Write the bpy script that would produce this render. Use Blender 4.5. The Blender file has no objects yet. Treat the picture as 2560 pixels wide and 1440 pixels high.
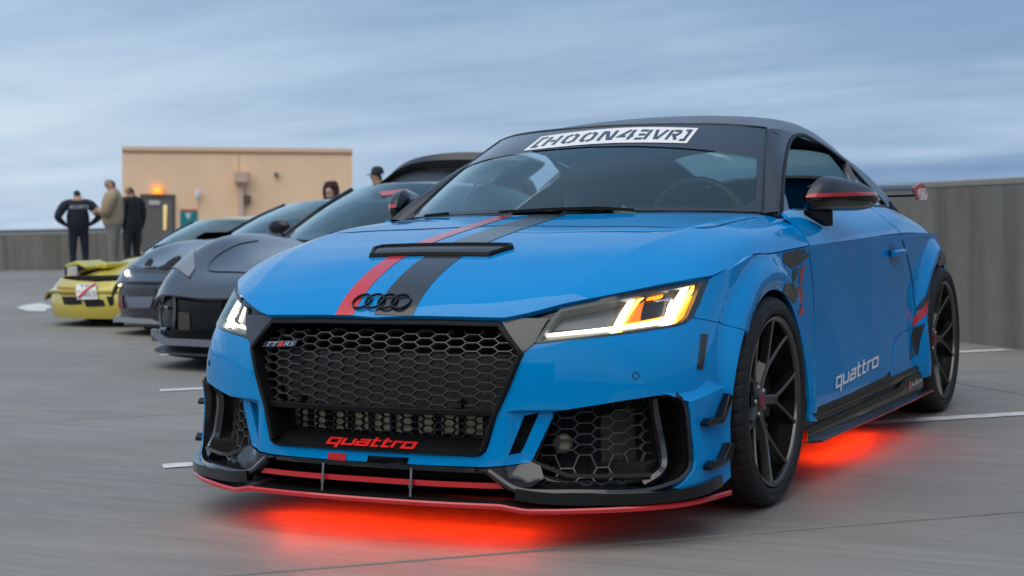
import bpy, bmesh, math, random
import numpy as np
from mathutils import Vector, Matrix
from mathutils.bvhtree import BVHTree
from mathutils.geometry import delaunay_2d_cdt

R_ = math.radians
random.seed(7)
SC = bpy.context.scene
COL = SC.collection

# ---------------------------------------------------------------- camera
# solved from mirrored feature pairs of the car and its wheels (metres, car frame: x = car's left, y = rearwards, z = up)
CP = np.array([2.41363854, -4.72477649, 0.917403362])
YAW, PITCH, ROLL, FPX = -0.474582426, -0.0442204396, -0.0203661694, 3926.83211

def _basis():
    d = np.array([math.sin(YAW)*math.cos(PITCH), math.cos(YAW)*math.cos(PITCH), math.sin(PITCH)])
    rt = np.array([math.cos(YAW), -math.sin(YAW), 0.]); up = np.cross(rt, d)
    c, s = math.cos(ROLL), math.sin(ROLL)
    return np.array([c*rt+s*up, -s*rt+c*up, d])
RB = _basis()
cam_d = bpy.data.cameras.new('camera'); cam = bpy.data.objects.new('camera', cam_d); COL.objects.link(cam)
m = Matrix.Identity(4)
for i in range(3):
    m[i][0], m[i][1], m[i][2], m[i][3] = RB[0][i], RB[1][i], -RB[2][i], CP[i]
cam.matrix_world = m
cam_d.sensor_width = 36; cam_d.lens = FPX/2560*36
cam_d.clip_end = 6000; cam_d.clip_start = 0.05
cam_d.dof.use_dof = True; cam_d.dof.focus_distance = 4.75; cam_d.dof.aperture_fstop = 5.0
SC.camera = cam

def ray(u, v):
    d = np.array([(u-1280)/FPX, -(v-720)/FPX, 1.]) @ RB
    return d/np.linalg.norm(d)
def at(u, v, x=None, y=None, z=None):
    d = ray(u, v)
    k, val = (0, x) if x is not None else (1, y) if y is not None else (2, z)
    return CP + d*(val-CP[k])/d[k]
def atd(u, v, depth):
    d = ray(u, v); return CP + d*depth/(d@RB[2])
def proj(P):
    q = (np.asarray(P, float)-CP) @ RB.T
    return np.stack([1280+FPX*q[..., 0]/q[..., 2], 720-FPX*q[..., 1]/q[..., 2]], -1)

# ---------------------------------------------------------------- world, sun, exposure
W = bpy.data.worlds.new('World'); SC.world = W; W.use_nodes = True
nt = W.node_tree; nt.nodes.clear()
SUN_EL, SUN_AZ = R_(60), R_(185)      # azimuth measured from +Y towards +X
def wn(t, **k):
    n = nt.nodes.new(t)
    for a, b in k.items(): setattr(n, a, b)
    return n
def wl(a, b): nt.links.new(a, b)
sky = wn('ShaderNodeTexSky', sky_type='NISHITA'); sky.sun_disc = False
sky.sun_elevation = SUN_EL; sky.sun_rotation = SUN_AZ; sky.air_density = 1.6; sky.dust_density = 2.0; sky.ozone_density = 2.0
geo = wn('ShaderNodeTexCoord'); sep = wn('ShaderNodeSeparateXYZ'); wl(geo.outputs['Generated'], sep.inputs[0])
# cloud sheet: direction projected on a flat layer overhead
zc = wn('ShaderNodeMath', operation='MAXIMUM'); wl(sep.outputs[2], zc.inputs[0]); zc.inputs[1].default_value = 0.0
za = wn('ShaderNodeMath', operation='ADD'); wl(zc.outputs[0], za.inputs[0]); za.inputs[1].default_value = 0.09
dx = wn('ShaderNodeMath', operation='DIVIDE'); wl(sep.outputs[0], dx.inputs[0]); wl(za.outputs[0], dx.inputs[1])
dy = wn('ShaderNodeMath', operation='DIVIDE'); wl(sep.outputs[1], dy.inputs[0]); wl(za.outputs[0], dy.inputs[1])
cmb = wn('ShaderNodeCombineXYZ'); wl(dx.outputs[0], cmb.inputs[0]); wl(dy.outputs[0], cmb.inputs[1])
mp = wn('ShaderNodeMapping'); mp.inputs['Rotation'].default_value = (0, 0, R_(27)); wl(cmb.outputs[0], mp.inputs[0])
mp.inputs['Scale'].default_value = (0.115, 0.20, 1)
n1 = wn('ShaderNodeTexNoise'); n1.inputs['Scale'].default_value = 1.0; n1.inputs['Detail'].default_value = 7; n1.inputs['Roughness'].default_value = 0.50
n1.inputs['Distortion'].default_value = 0.5; wl(mp.outputs[0], n1.inputs['Vector'])
mp2 = wn('ShaderNodeMapping'); mp2.inputs['Rotation'].default_value = (0, 0, R_(33)); mp2.inputs['Scale'].default_value = (0.36, 0.85, 1); mp2.inputs['Location'].default_value = (3, 7, 0); wl(cmb.outputs[0], mp2.inputs[0])
n2 = wn('ShaderNodeTexNoise'); n2.inputs['Scale'].default_value = 1.0; n2.inputs['Detail'].default_value = 6; n2.inputs['Roughness'].default_value = 0.6; wl(mp2.outputs[0], n2.inputs['Vector'])
mxn = wn('ShaderNodeMix', data_type='FLOAT'); mxn.inputs[0].default_value = 0.24; wl(n1.outputs[0], mxn.inputs[2]); wl(n2.outputs[0], mxn.inputs[3])
ramp = wn('ShaderNodeValToRGB'); wl(mxn.outputs[0], ramp.inputs[0])
e = ramp.color_ramp.elements
CLOUD = [(0.34, (0.100, 0.190, 0.355)), (0.45, (0.185, 0.290, 0.450)), (0.54, (0.330, 0.440, 0.580)), (0.66, (0.540, 0.625, 0.715))]
while len(e) < len(CLOUD): e.new(0.5)
for el, (p, c) in zip(e, CLOUD): el.position = p; el.color = (*c, 1)
# clear air from the sky texture, tinted in under the cloud sheet
bg_s = wn('ShaderNodeBackground'); wl(sky.outputs[0], bg_s.inputs[0]); bg_s.inputs[1].default_value = 0.05
bg_c = wn('ShaderNodeBackground'); wl(ramp.outputs[0], bg_c.inputs[0]); bg_c.inputs[1].default_value = 1.0
mixs = wn('ShaderNodeMixShader'); mixs.inputs[0].default_value = 0.86; wl(bg_s.outputs[0], mixs.inputs[1]); wl(bg_c.outputs[0], mixs.inputs[2])
wo = wn('ShaderNodeOutputWorld'); wl(mixs.outputs[0], wo.inputs[0])

sd = bpy.data.lights.new('sun', 'SUN'); sun = bpy.data.objects.new('sun', sd); COL.objects.link(sun)
sd.energy = 1.5; sd.angle = R_(80); sd.color = (1.0, 0.92, 0.80)
sdir = Vector((math.sin(SUN_AZ)*math.cos(SUN_EL), math.cos(SUN_AZ)*math.cos(SUN_EL), math.sin(SUN_EL)))
sun.rotation_euler = sdir.to_track_quat('Z', 'Y').to_euler()
vs = SC.view_settings; vs.view_transform = 'Standard'; vs.look = 'None'; vs.exposure = 0.52; vs.gamma = 1.0; vs.use_curve_mapping = False
SC.cycles.use_denoising = True
SC.cycles.max_bounces = 10; SC.cycles.transparent_max_bounces = 16
SC.cycles.caustics_reflective = False; SC.cycles.caustics_refractive = False

# ---------------------------------------------------------------- materials
MATS = {}
def nodes_of(m): return m.node_tree.nodes, m.node_tree.links
def mat(name, col, rough=0.5, metal=0.0, coat=0.0, coat_rough=0.03, spec=0.5, emit=None, estr=0.0, noise=0.0, nscale=40.0, bump=0.0, bscale=400.0, rvar=0.0, alpha=1.0, aniso=None):
    if name in MATS: return MATS[name]
    m = bpy.data.materials.new(name); m.use_nodes = True; MATS[name] = m
    N, L = nodes_of(m); b = N['Principled BSDF']
    b.inputs['Base Color'].default_value = (*col, 1); b.inputs['Roughness'].default_value = rough; b.inputs['Metallic'].default_value = metal
    b.inputs['Coat Weight'].default_value = coat; b.inputs['Coat IOR'].default_value = 1.45; b.inputs['Coat Roughness'].default_value = coat_rough; b.inputs['Specular IOR Level'].default_value = spec
    b.inputs['Alpha'].default_value = alpha
    if emit: b.inputs['Emission Color'].default_value = (*emit, 1); b.inputs['Emission Strength'].default_value = estr
    tc = N.new('ShaderNodeTexCoord')
    if noise or rvar:
        n = N.new('ShaderNodeTexNoise'); n.inputs['Scale'].default_value = nscale; n.inputs['Detail'].default_value = 6; L.new(tc.outputs['Object'], n.inputs['Vector'])
        if noise:
            mr = N.new('ShaderNodeMapRange'); mr.inputs[1].default_value = .25; mr.inputs[2].default_value = .75
            mr.inputs[3].default_value = 1-noise; mr.inputs[4].default_value = 1+noise; L.new(n.outputs[0], mr.inputs[0])
            mx = N.new('ShaderNodeVectorMath'); mx.operation = 'SCALE'; mx.inputs[0].default_value = col; L.new(mr.outputs[0], mx.inputs['Scale'])
            L.new(mx.outputs[0], b.inputs['Base Color'])
        if rvar:
            mr = N.new('ShaderNodeMapRange'); mr.inputs[1].default_value = .3; mr.inputs[2].default_value = .7
            mr.inputs[3].default_value = max(0, rough-rvar); mr.inputs[4].default_value = min(1, rough+rvar); L.new(n.outputs[0], mr.inputs[0]); L.new(mr.outputs[0], b.inputs['Roughness'])
    if bump:
        n = N.new('ShaderNodeTexNoise'); n.inputs['Scale'].default_value = bscale; n.inputs['Detail'].default_value = 3; L.new(tc.outputs['Object'], n.inputs['Vector'])
        bp = N.new('ShaderNodeBump'); bp.inputs['Strength'].default_value = bump; bp.inputs['Distance'].default_value = .002; L.new(n.outputs[0], bp.inputs['Height']); L.new(bp.outputs[0], b.inputs['Normal'])
    return m
def glass(name, tint, refl=1.0, rough=0.0, ior=1.5):
    """thin pane: fresnel reflection over a tinted see-through body"""
    if name in MATS: return MATS[name]
    m = bpy.data.materials.new(name); m.use_nodes = True; MATS[name] = m
    N, L = nodes_of(m); N.clear()
    o = N.new('ShaderNodeOutputMaterial'); mx = N.new('ShaderNodeMixShader'); t = N.new('ShaderNodeBsdfTransparent'); g = N.new('ShaderNodeBsdfGlossy')
    f = N.new('ShaderNodeFresnel'); f.inputs[0].default_value = ior; ml = N.new('ShaderNodeMath'); ml.operation = 'MULTIPLY'; ml.inputs[1].default_value = refl; ml.use_clamp = True
    gm = N.new('ShaderNodeNewGeometry'); mi = N.new('ShaderNodeMix'); mi.data_type = 'FLOAT'; mi.inputs[2].default_value = ior; mi.inputs[3].default_value = 1/ior    # same reflection from both faces of the pane
    L.new(gm.outputs['Backfacing'], mi.inputs[0]); L.new(mi.outputs[0], f.inputs[0])
    L.new(f.outputs[0], ml.inputs[0]); L.new(ml.outputs[0], mx.inputs[0])
    t.inputs[0].default_value = (*tint, 1); g.inputs[0].default_value = (.84, 1, .99, 1); g.inputs[1].default_value = rough
    L.new(t.outputs[0], mx.inputs[1]); L.new(g.outputs[0], mx.inputs[2]); L.new(mx.outputs[0], o.inputs[0])
    return m

# ---------------------------------------------------------------- objects
def link(o, parent=None):
    COL.objects.link(o)
    if parent is not None: o.parent = parent
    return o
def tag(o, label=None, cat=None, group=None, kind=None):
    for k, v in (('label', label), ('category', cat), ('group', group), ('kind', kind)):
        if v: o[k] = v
    return o
def empty(name, loc=(0, 0, 0), rz=0, label=None, cat=None, group=None):
    o = bpy.data.objects.new(name, None); COL.objects.link(o); o.location = loc; o.rotation_euler = (0, 0, rz); o.empty_display_size = .1
    return tag(o, label, cat, group)

class MB:
    """collects vertices and faces (numpy friendly), then links them as ONE mesh object"""
    def __init__(s): s.v = []; s.f = []; s.n = None
    def add(s, V, F):
        o = len(s.v); s.v += [tuple(map(float, p)) for p in V]; s.f += [tuple(i+o for i in f) for f in F]; return s
    def box(s, c, d, rot=None):
        c = np.array(c, float); h = np.array(d, float)/2
        V = [np.array([x, y, z])*h for z in (-1, 1) for y in (-1, 1) for x in (-1, 1)]
        if rot is not None: V = [np.array(rot) @ p for p in V]
        return s.add([c+p for p in V], [(0, 2, 3, 1), (4, 5, 7, 6), (0, 1, 5, 4), (2, 6, 7, 3), (0, 4, 6, 2), (1, 3, 7, 5)])
    def tube(s, pts, r, n=8, closed=False, cap=True, up=(0, 0, 1), prof=None):
        """sweep: r = number or list; prof = list of (a,b) offsets in the section plane"""
        P = [np.array(p, float) for p in pts]; k = len(P); rs = r if hasattr(r, '__len__') else [r]*k
        V = []; up0 = np.array(up, float)
        for i in range(k):
            if closed: t = P[(i+1) % k]-P[i-1]
            else: t = P[min(i+1, k-1)]-P[max(i-1, 0)]
            t = t/(np.linalg.norm(t)+1e-12); a = np.cross(t, up0)
            if np.linalg.norm(a) < 1e-4: a = np.cross(t, (1, 0.01, 0))
            a /= np.linalg.norm(a); b = np.cross(a, t)
            if prof is None:
                for j in range(n):
                    w = 2*math.pi*j/n; V.append(P[i]+rs[i]*(math.cos(w)*a+math.sin(w)*b))
            else:
                for (pa, pb) in prof: V.append(P[i]+rs[i]*(pa*a+pb*b))
        n = n if prof is None else len(prof); F = []
        for i in range(k if closed else k-1):
            for j in range(n):
                F.append((i*n+j, i*n+(j+1) % n, ((i+1) % k)*n+(j+1) % n, ((i+1) % k)*n+j))
        if cap and not closed: F.append(tuple(range(n))[::-1]); F.append(tuple((k-1)*n+j for j in range(n)))
        return s.add(V, F)
    def grid(s, G, cu=False, cv=False):
        G = np.asarray(G, float); a, b = G.shape[:2]; F = []
        for i in range(a if cu else a-1):
            for j in range(b if cv else b-1):
                F.append((i*b+j, i*b+(j+1) % b, ((i+1) % a)*b+(j+1) % b, ((i+1) % a)*b+j))
        return s.add(G.reshape(-1, 3), F)
    def prism(s, poly, d):
        """closed polygon of 3D points pushed by vector d"""
        P = [np.array(p, float) for p in poly]; n = len(P); d = np.array(d, float)
        return s.add(P+[p+d for p in P], [tuple(range(n))[::-1], tuple(range(n, 2*n))]+[(i, (i+1) % n, n+(i+1) % n, n+i) for i in range(n)])
    def lathe(s, prof, origin, axis, n=48, a0=0, a1=2*math.pi):
        """prof: list of (radius, along-axis); closed ring"""
        ax = np.array(axis, float); ax /= np.linalg.norm(ax); e1 = np.cross(ax, (0, 0, 1)); 
        if np.linalg.norm(e1) < 1e-3: e1 = np.array((1., 0, 0))
        e1 /= np.linalg.norm(e1); e2 = np.cross(ax, e1); o = np.array(origin, float)
        full = abs(a1-a0-2*math.pi) < 1e-6
        G = [[o+h*ax+r*(math.cos(w)*e1+math.sin(w)*e2) for (r, h) in prof] for w in (np.linspace(a0, a1, n, endpoint=not full))]
        return s.grid(G, cu=full)
    def mirror(s):
        o = len(s.v); V = s.v[:]; s.v += [(-x, y, z) for x, y, z in V]; s.f += [tuple(i+o for i in f)[::-1] for f in s.f[:]]; return s
    def flipx(s):
        s.v = [(-x, y, z) for x, y, z in s.v]; s.f = [f[::-1] for f in s.f]; return s
    def build(s, name, material, parent=None, smooth=None, bevel=0, sub=0, weld=True):
        me = bpy.data.meshes.new(name); me.from_pydata(s.v, [], s.f); me.update()
        bm = bmesh.new(); bm.from_mesh(me)
        if weld: bmesh.ops.remove_doubles(bm, verts=bm.verts, dist=1e-5)
        bmesh.ops.recalc_face_normals(bm, faces=bm.faces)
        bm.to_mesh(me); bm.free()
        o = bpy.data.objects.new(name, me); link(o, parent)
        if material is not None: me.materials.append(material)
        if bevel:
            md = o.modifiers.new('bevel', 'BEVEL'); md.width = bevel; md.segments = 2; md.limit_method = 'ANGLE'; md.angle_limit = R_(35)
        if sub:
            md = o.modifiers.new('sub', 'SUBSURF'); md.levels = sub; md.render_levels = sub
        if smooth is not None: shade(o, smooth)
        return o
def shade(o, ang=40):
    me = o.data
    me.polygons.foreach_set('use_smooth', [True]*len(me.polygons))
    if ang < 180:
        bm = bmesh.new(); bm.from_mesh(me)
        for ed in bm.edges:
            if len(ed.link_faces) == 2 and ed.calc_face_angle(0) > R_(ang): ed.smooth = False
        bm.to_mesh(me); bm.free()
    return o
def mirror_obj(o, parent=None, name=None):
    me = o.data.copy(); n = len(me.vertices); co = np.empty(n*3, 'f'); me.vertices.foreach_get('co', co); co[0::3] *= -1
    hasn = me.has_custom_normals
    if hasn:
        nn = np.empty(len(me.loops)*3, 'f'); me.corner_normals.foreach_get('vector', nn); nn = nn.reshape(-1, 3); nn[:, 0] *= -1
        loopv = np.empty(len(me.loops), 'i'); me.loops.foreach_get('vertex_index', loopv)
        vn = np.zeros((n, 3), 'f'); vn[loopv] = nn
    me.vertices.foreach_set('co', co); me.flip_normals()
    if hasn: me.normals_split_custom_set_from_vertices(vn)
    c = bpy.data.objects.new(name or o.name.split('.')[0], me); link(c, parent if parent is not None else o.parent)
    for md in o.modifiers:
        q = c.modifiers.new(md.name, md.type)
        for pr in ('width', 'segments', 'limit_method', 'angle_limit', 'levels', 'render_levels', 'thickness', 'offset'):
            if hasattr(md, pr):
                try: setattr(q, pr, getattr(md, pr))
                except Exception: pass
    return c

# ---------------------------------------------------------------- spline surfaces and trimmed panels
def spline_basis(k, s):
    """natural cubic spline: rows map the data at knots k to the values at s"""
    k = np.asarray(k, float); n = len(k); s = np.asarray(s, float); h = np.diff(k)
    A = np.zeros((n, n)); B = np.zeros((n, n)); A[0, 0] = A[-1, -1] = 1
    for i in range(1, n-1):
        A[i, i-1] = h[i-1]; A[i, i] = 2*(h[i-1]+h[i]); A[i, i+1] = h[i]
        B[i, i-1] = 6/h[i-1]; B[i, i] = -6/h[i-1]-6/h[i]; B[i, i+1] = 6/h[i]
    M = np.linalg.solve(A, B)
    j = np.clip(np.searchsorted(k, s, side='right')-1, 0, n-2); hh = h[j]; a = (k[j+1]-s)/hh; b = (s-k[j])/hh
    out = np.zeros((len(s), n)); r = np.arange(len(s)); out[r, j] += a; out[r, j+1] += b
    out += ((a**3-a)*hh*hh/6)[:, None]*M[j] + ((b**3-b)*hh*hh/6)[:, None]*M[j+1]
    return out
def curve(P, n=40, closed=False):
    P = np.asarray(P, float)
    if closed: P = np.vstack([P[-3:], P, P[:3]])
    k = np.concatenate([[0], np.cumsum(np.maximum(np.linalg.norm(np.diff(P, axis=0), axis=1), 1e-6)**.7)])
    if closed: s = np.linspace(k[3], k[-3], n, endpoint=False)
    else: s = np.linspace(k[0], k[-1], n)
    return spline_basis(k, s) @ P
def poly(P, n=12):
    """straight segments, subdivided"""
    out = []
    for a, b in zip(P[:-1], P[1:]):
        a, b = np.array(a, float), np.array(b, float)
        out += [a+(b-a)*t for t in np.linspace(0, 1, n, endpoint=False)]
    return out+[np.array(P[-1], float)]

class Surf:
    def __init__(s, net, disp=None, n=140, sym=False, xm=0.0, both=False):
        s.sym, s.xm, s.both = sym, xm, both
        s.net = np.asarray(net, float); s.disp = disp; s.c0 = 0
        if sym: s.net = np.concatenate([s.net[:, 3:0:-1]*[-1, 1, 1]+[2*xm, 0, 0], s.net], axis=1)    # mirrored columns keep the centre line smooth
        def kn(A):
            d = np.mean(np.linalg.norm(np.diff(A, axis=0), axis=-1), axis=1); return np.concatenate([[0], np.cumsum(d)])
        s.kr = kn(s.net); s.kc = kn(s.net.transpose(1, 0, 2)); s.kc = s.kc-(s.kc[3] if sym else 0); s.c0 = s.kc[0]; s.Lr = s.kr[-1]; s.Lc = s.kc[-1]
        s.ra = np.linspace(0, s.Lr, n); s.ca = np.linspace(0, s.Lc, n); s.n = n
        rr, cc = np.meshgrid(s.ra, s.ca, indexing='ij'); s.D = s.eval(np.column_stack([rr.ravel(), cc.ravel()])).reshape(n, n, 3)
        s._bvh = None
    def eval(s, rc):
        rc = np.asarray(rc, float).reshape(-1, 2)
        r = np.clip(rc[:, 0], 0, s.Lr); c = np.clip(np.abs(rc[:, 1]) if s.sym else rc[:, 1], 0, s.Lc)
        P = np.einsum('ki,kj,ijd->kd', spline_basis(s.kr, r), spline_basis(s.kc, c), s.net)
        if s.disp is not None: P = s.disp(P)
        if s.sym: P[rc[:, 1] < 0] = P[rc[:, 1] < 0]*[-1, 1, 1]+[2*s.xm, 0, 0]
        return P
    def normal(s, rc, out=None):
        rc = np.asarray(rc, float).reshape(-1, 2); e = 2e-3
        a = s.eval(rc+[e, 0])-s.eval(rc-[e, 0]); b = s.eval(rc+[0, e])-s.eval(rc-[0, e])
        N = np.cross(a, b); N /= (np.linalg.norm(N, axis=1)[:, None]+1e-12)
        return N*s.sign
    sign = 1
    def orient(s, ref):
        """make normals point away from ref"""
        N = s.normal([[s.Lr/2, s.Lc/2]])[0]; P = s.eval([[s.Lr/2, s.Lc/2]])[0]
        if N @ (P-np.array(ref)) < 0: s.sign = -1
        return s
    @property
    def bvh(s):
        if s._bvh is None:
            n = s.n; V = [tuple(p) for p in s.D.reshape(-1, 3)]; F = []
            for i in range(n-1):
                for j in range(n-1):
                    a = i*n+j; F += [(a, a+1, a+n+1), (a, a+n+1, a+n)]
            s._bvh = BVHTree.FromPolygons(V, F)
        return s._bvh
    def _rc(s, P, idx):
        n = s.n; q, up = divmod(idx, 2); i, j = divmod(q, n-1)
        ids = [(i, j), (i, j+1), (i+1, j+1)] if up == 0 else [(i, j), (i+1, j+1), (i+1, j)]
        A, B, C = (s.D[a] for a in ids); v0, v1, v2 = B-A, C-A, np.array(P)-A
        d00, d01, d11, d20, d21 = v0@v0, v0@v1, v1@v1, v2@v0, v2@v1; den = d00*d11-d01*d01+1e-18
        b = (d11*d20-d01*d21)/den; c = (d00*d21-d01*d20)/den; a = 1-b-c
        return np.array([a*s.ra[ids[0][0]]+b*s.ra[ids[1][0]]+c*s.ra[ids[2][0]], a*s.ca[ids[0][1]]+b*s.ca[ids[1][1]]+c*s.ca[ids[2][1]]])
    def rc(s, p):
        """(u,v) pixel: where its ray meets the surface; (x,y,z): nearest point; returns row/column parameters"""
        if len(p) == 2:
            d = ray(*p); loc, no, idx, dist = s.bvh.ray_cast(Vector(CP), Vector(d))
            if s.both:
                l2, _, i2, d2 = s.bvh.ray_cast(Vector((2*s.xm-CP[0], CP[1], CP[2])), Vector((-d[0], d[1], d[2])))
                if l2 is not None and (loc is None or d2 < dist): return s._rc(l2, i2)*[1, -1]
            if loc is None:
                # ray just misses: nearest point on the surface to the ray
                q = s.D.reshape(-1, 3)-CP; t = q@d; e = np.linalg.norm(q-t[:, None]*d, axis=1); k = np.argmin(e); sg = 1
                if s.both:
                    q = s.D.reshape(-1, 3)*[-1, 1, 1]+[2*s.xm, 0, 0]-CP; t = q@d; e2 = np.linalg.norm(q-t[:, None]*d, axis=1)
                    if e2.min() < e[k]: k = np.argmin(e2); sg = -1
                return np.array([s.ra[k//s.n], sg*s.ca[k % s.n]])
            return s._rc(loc, idx)
        loc, no, idx, dist = s.bvh.find_nearest(Vector(p)); return s._rc(loc, idx)
    def rcs(s, pts): return np.array([s.rc(p) for p in pts])
    def pt(s, p, lift=0.0):
        rc = s.rc(p); P = s.eval([rc])[0]
        return P + (s.normal([rc])[0]*lift if lift else 0)
    def pts(s, L, lift=0.0):
        rc = s.rcs(L); return s.eval(rc)+s.normal(rc)*lift

def inpoly(P, Q):
    P = np.asarray(P); Q = np.asarray(Q); x, y = P[:, 0], P[:, 1]; c = np.zeros(len(P), bool)
    x1, y1 = Q[:, 0], Q[:, 1]; x2, y2 = np.roll(x1, -1), np.roll(y1, -1)
    for a, b, cc, d in zip(x1, y1, x2, y2):
        if b == d: continue
        c ^= ((b > y) != (d > y)) & (x < (cc-a)*(y-b)/(d-b)+a)
    return c
def densify(Q, h):
    out = []
    for a, b in zip(Q, np.roll(Q, -1, axis=0)):
        k = max(1, int(np.ceil(np.linalg.norm(b-a)/h))); out += [a+(b-a)*i/k for i in range(k)]
    return np.array(out)
def dedupe(Q, eps=5e-4):
    out = [Q[0]]
    for q in Q[1:]:
        if np.linalg.norm(q-out[-1]) > eps: out.append(q)
    if np.linalg.norm(out[0]-out[-1]) < eps: out.pop()
    return np.array(out)
def cdt(outer, holes, h, guides=()):
    loops = [densify(dedupe(np.asarray(outer, float)), h)]+[densify(dedupe(np.asarray(q, float)), h) for q in holes]
    pts = [p for l in loops for p in l]; edges = []; o = 0
    for l in loops:
        n = len(l); edges += [(o+i, o+(i+1) % n) for i in range(n)]; o += n
    for gl in guides:
        gl = [np.asarray(q, float) for q in gl]; o0 = len(pts); pts += gl; edges += [(o0+i, o0+i+1) for i in range(len(gl)-1)]
    B = np.array(pts); lo, hi = B.min(0), B.max(0)
    gx = np.arange(lo[0]+h/2, hi[0], h); gy = np.arange(lo[1]+h/2, hi[1], h*.9)
    G = np.array([(x+(h/2 if j % 2 else 0), y) for j, y in enumerate(gy) for x in gx])
    if len(G):
        ok = inpoly(G, loops[0])
        for l in loops[1:]: ok &= ~inpoly(G, l)
        G = G[ok]
        if len(G):
            d = np.min(np.linalg.norm(G[:, None]-B[None], axis=2), axis=1); G = G[d > h*.45]
        pts += list(G)
    v, _, f, *_ = delaunay_2d_cdt([Vector(p) for p in pts], edges, [], 0, 1e-6)
    V = np.array([tuple(p) for p in v]); F = np.array([tuple(t) for t in f if len(t) == 3], int).reshape(-1, 3)
    if len(F) == 0: return V, F
    c = V[F].mean(axis=1); ok = inpoly(c, loops[0])
    for l in loops[1:]: ok &= ~inpoly(c, l)
    return V, F[ok]
def panel(name, surf, outer, material, parent, holes=(), h=.03, th=.012, lift=0.0, mirror='none', rc=False, rim=True, guides=()):
    """trimmed piece of a surface with thickness; outlines are pixels, points or row/column pairs (rc=True)
    mirror: 'join' = both halves in one mesh, 'copy' = a second object, 'none'"""
    O = np.asarray(outer) if rc else surf.rcs(outer); H = [np.asarray(q) if rc else surf.rcs(q) for q in holes]
    V2, F = cdt(O, H, h, guides)
    if len(F) == 0: print('EMPTY PANEL', name, O.tolist()[:4]); return None
    P = surf.eval(V2); N = surf.normal(V2); P = P+N*lift
    # winding
    fn = np.cross(P[F[:, 1]]-P[F[:, 0]], P[F[:, 2]]-P[F[:, 0]]); 
    flip = np.einsum('ij,ij->i', fn, N[F[:, 0]]) < 0; F[flip] = F[flip][:, ::-1]
    V = [P]; NN = [N]; faces = [tuple(f) for f in F]
    if rim and th:
        cnt = {}
        for f in F:
            for a, b in ((f[0], f[1]), (f[1], f[2]), (f[2], f[0])): cnt[(a, b)] = cnt.get((a, b), 0)+1
        be = [(a, b) for (a, b) in cnt if (b, a) not in cnt and not (mirror == 'join' and abs(P[a][0]) < 2e-3 and abs(P[b][0]) < 2e-3)]
        out = {}
        for a, b in be:
            t = P[b]-P[a]; o = np.cross(t, N[a]+N[b]); o /= np.linalg.norm(o)+1e-12
            for q in (a, b): out[q] = out.get(q, 0)+o
        ids = sorted(out); base = len(P); idx = {q: i for i, q in enumerate(ids)}; k = len(ids)
        if k:
            o = np.array([out[q]/(np.linalg.norm(out[q])+1e-12) for q in ids]); p = P[ids]; n = N[ids]
            e = min(.0025, th*.4)
            V += [p, p+o*e*.0-n*e, p-n*th]; NN += [(n*.8+o)/np.linalg.norm(n*.8+o, axis=1)[:, None], o, o]
            for a, b in be:
                i, j = idx[a], idx[b]
                for l in range(2):
                    s0, s1 = base+l*k, base+(l+1)*k; faces += [(s0+j, s0+i, s1+i, s1+j)]
    P = np.vstack(V); N = np.vstack(NN)
    if mirror == 'join':
        n = len(P); P[np.abs(P[:, 0]) < 2e-3, 0] = 0
        P = np.vstack([P, P*[-1, 1, 1]]); N = np.vstack([N, N*[-1, 1, 1]]); faces += [tuple(i+n for i in f)[::-1] for f in faces[:]]
    me = bpy.data.meshes.new(name); me.from_pydata([tuple(p) for p in P], [], faces); me.update()
    me.polygons.foreach_set('use_smooth', [True]*len(me.polygons))
    me.normals_split_custom_set_from_vertices([tuple(q) for q in N])
    me.materials.append(material)
    ob = link(bpy.data.objects.new(name, me), parent)
    if mirror == 'copy': return ob, mirror_obj(ob, parent)
    return ob

# ================================================================ the blue coupe: underlying surfaces (half car, x >= 0)
WF, WR, WZ = 0.0, 2.505, 0.33      # axle positions, hub height
def smooth(a, b, x):
    t = np.clip((np.asarray(x, float)-a)/(b-a), 0, 1); return t*t*(3-2*t)
def flare(P):
    """raised wheel arches: pushes the side outwards round both wheels"""
    P = P.copy()
    for yc, A, xs in ((WF, .040, .875), (WR, .046, .86)):
        r = np.hypot(P[:, 1]-yc, (P[:, 2]-WZ)); side = smooth(.70, .80, P[:, 0])
        ang = np.arctan2(P[:, 2]-WZ, np.abs(P[:, 1]-yc))
        w = 1-smooth(.395, .475, r); low = smooth(-.75, -.1, ang)
        P[:, 0] += A*w*side*(.45+.55*low)
        lip = 1-smooth(.345, .385, r); P[:, 0] -= .010*lip*side
    # ledge above the side intakes: the bumper steps back under it
    w = smooth(.389, .376, P[:, 2])*smooth(.405, .47, P[:, 0])*smooth(.86, .80, P[:, 0])*smooth(-.60, -.66, P[:, 1])*smooth(.19, .25, P[:, 2])
    P[:, 1] += .026*w; P[:, 0] -= .010*w
    return P
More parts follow.
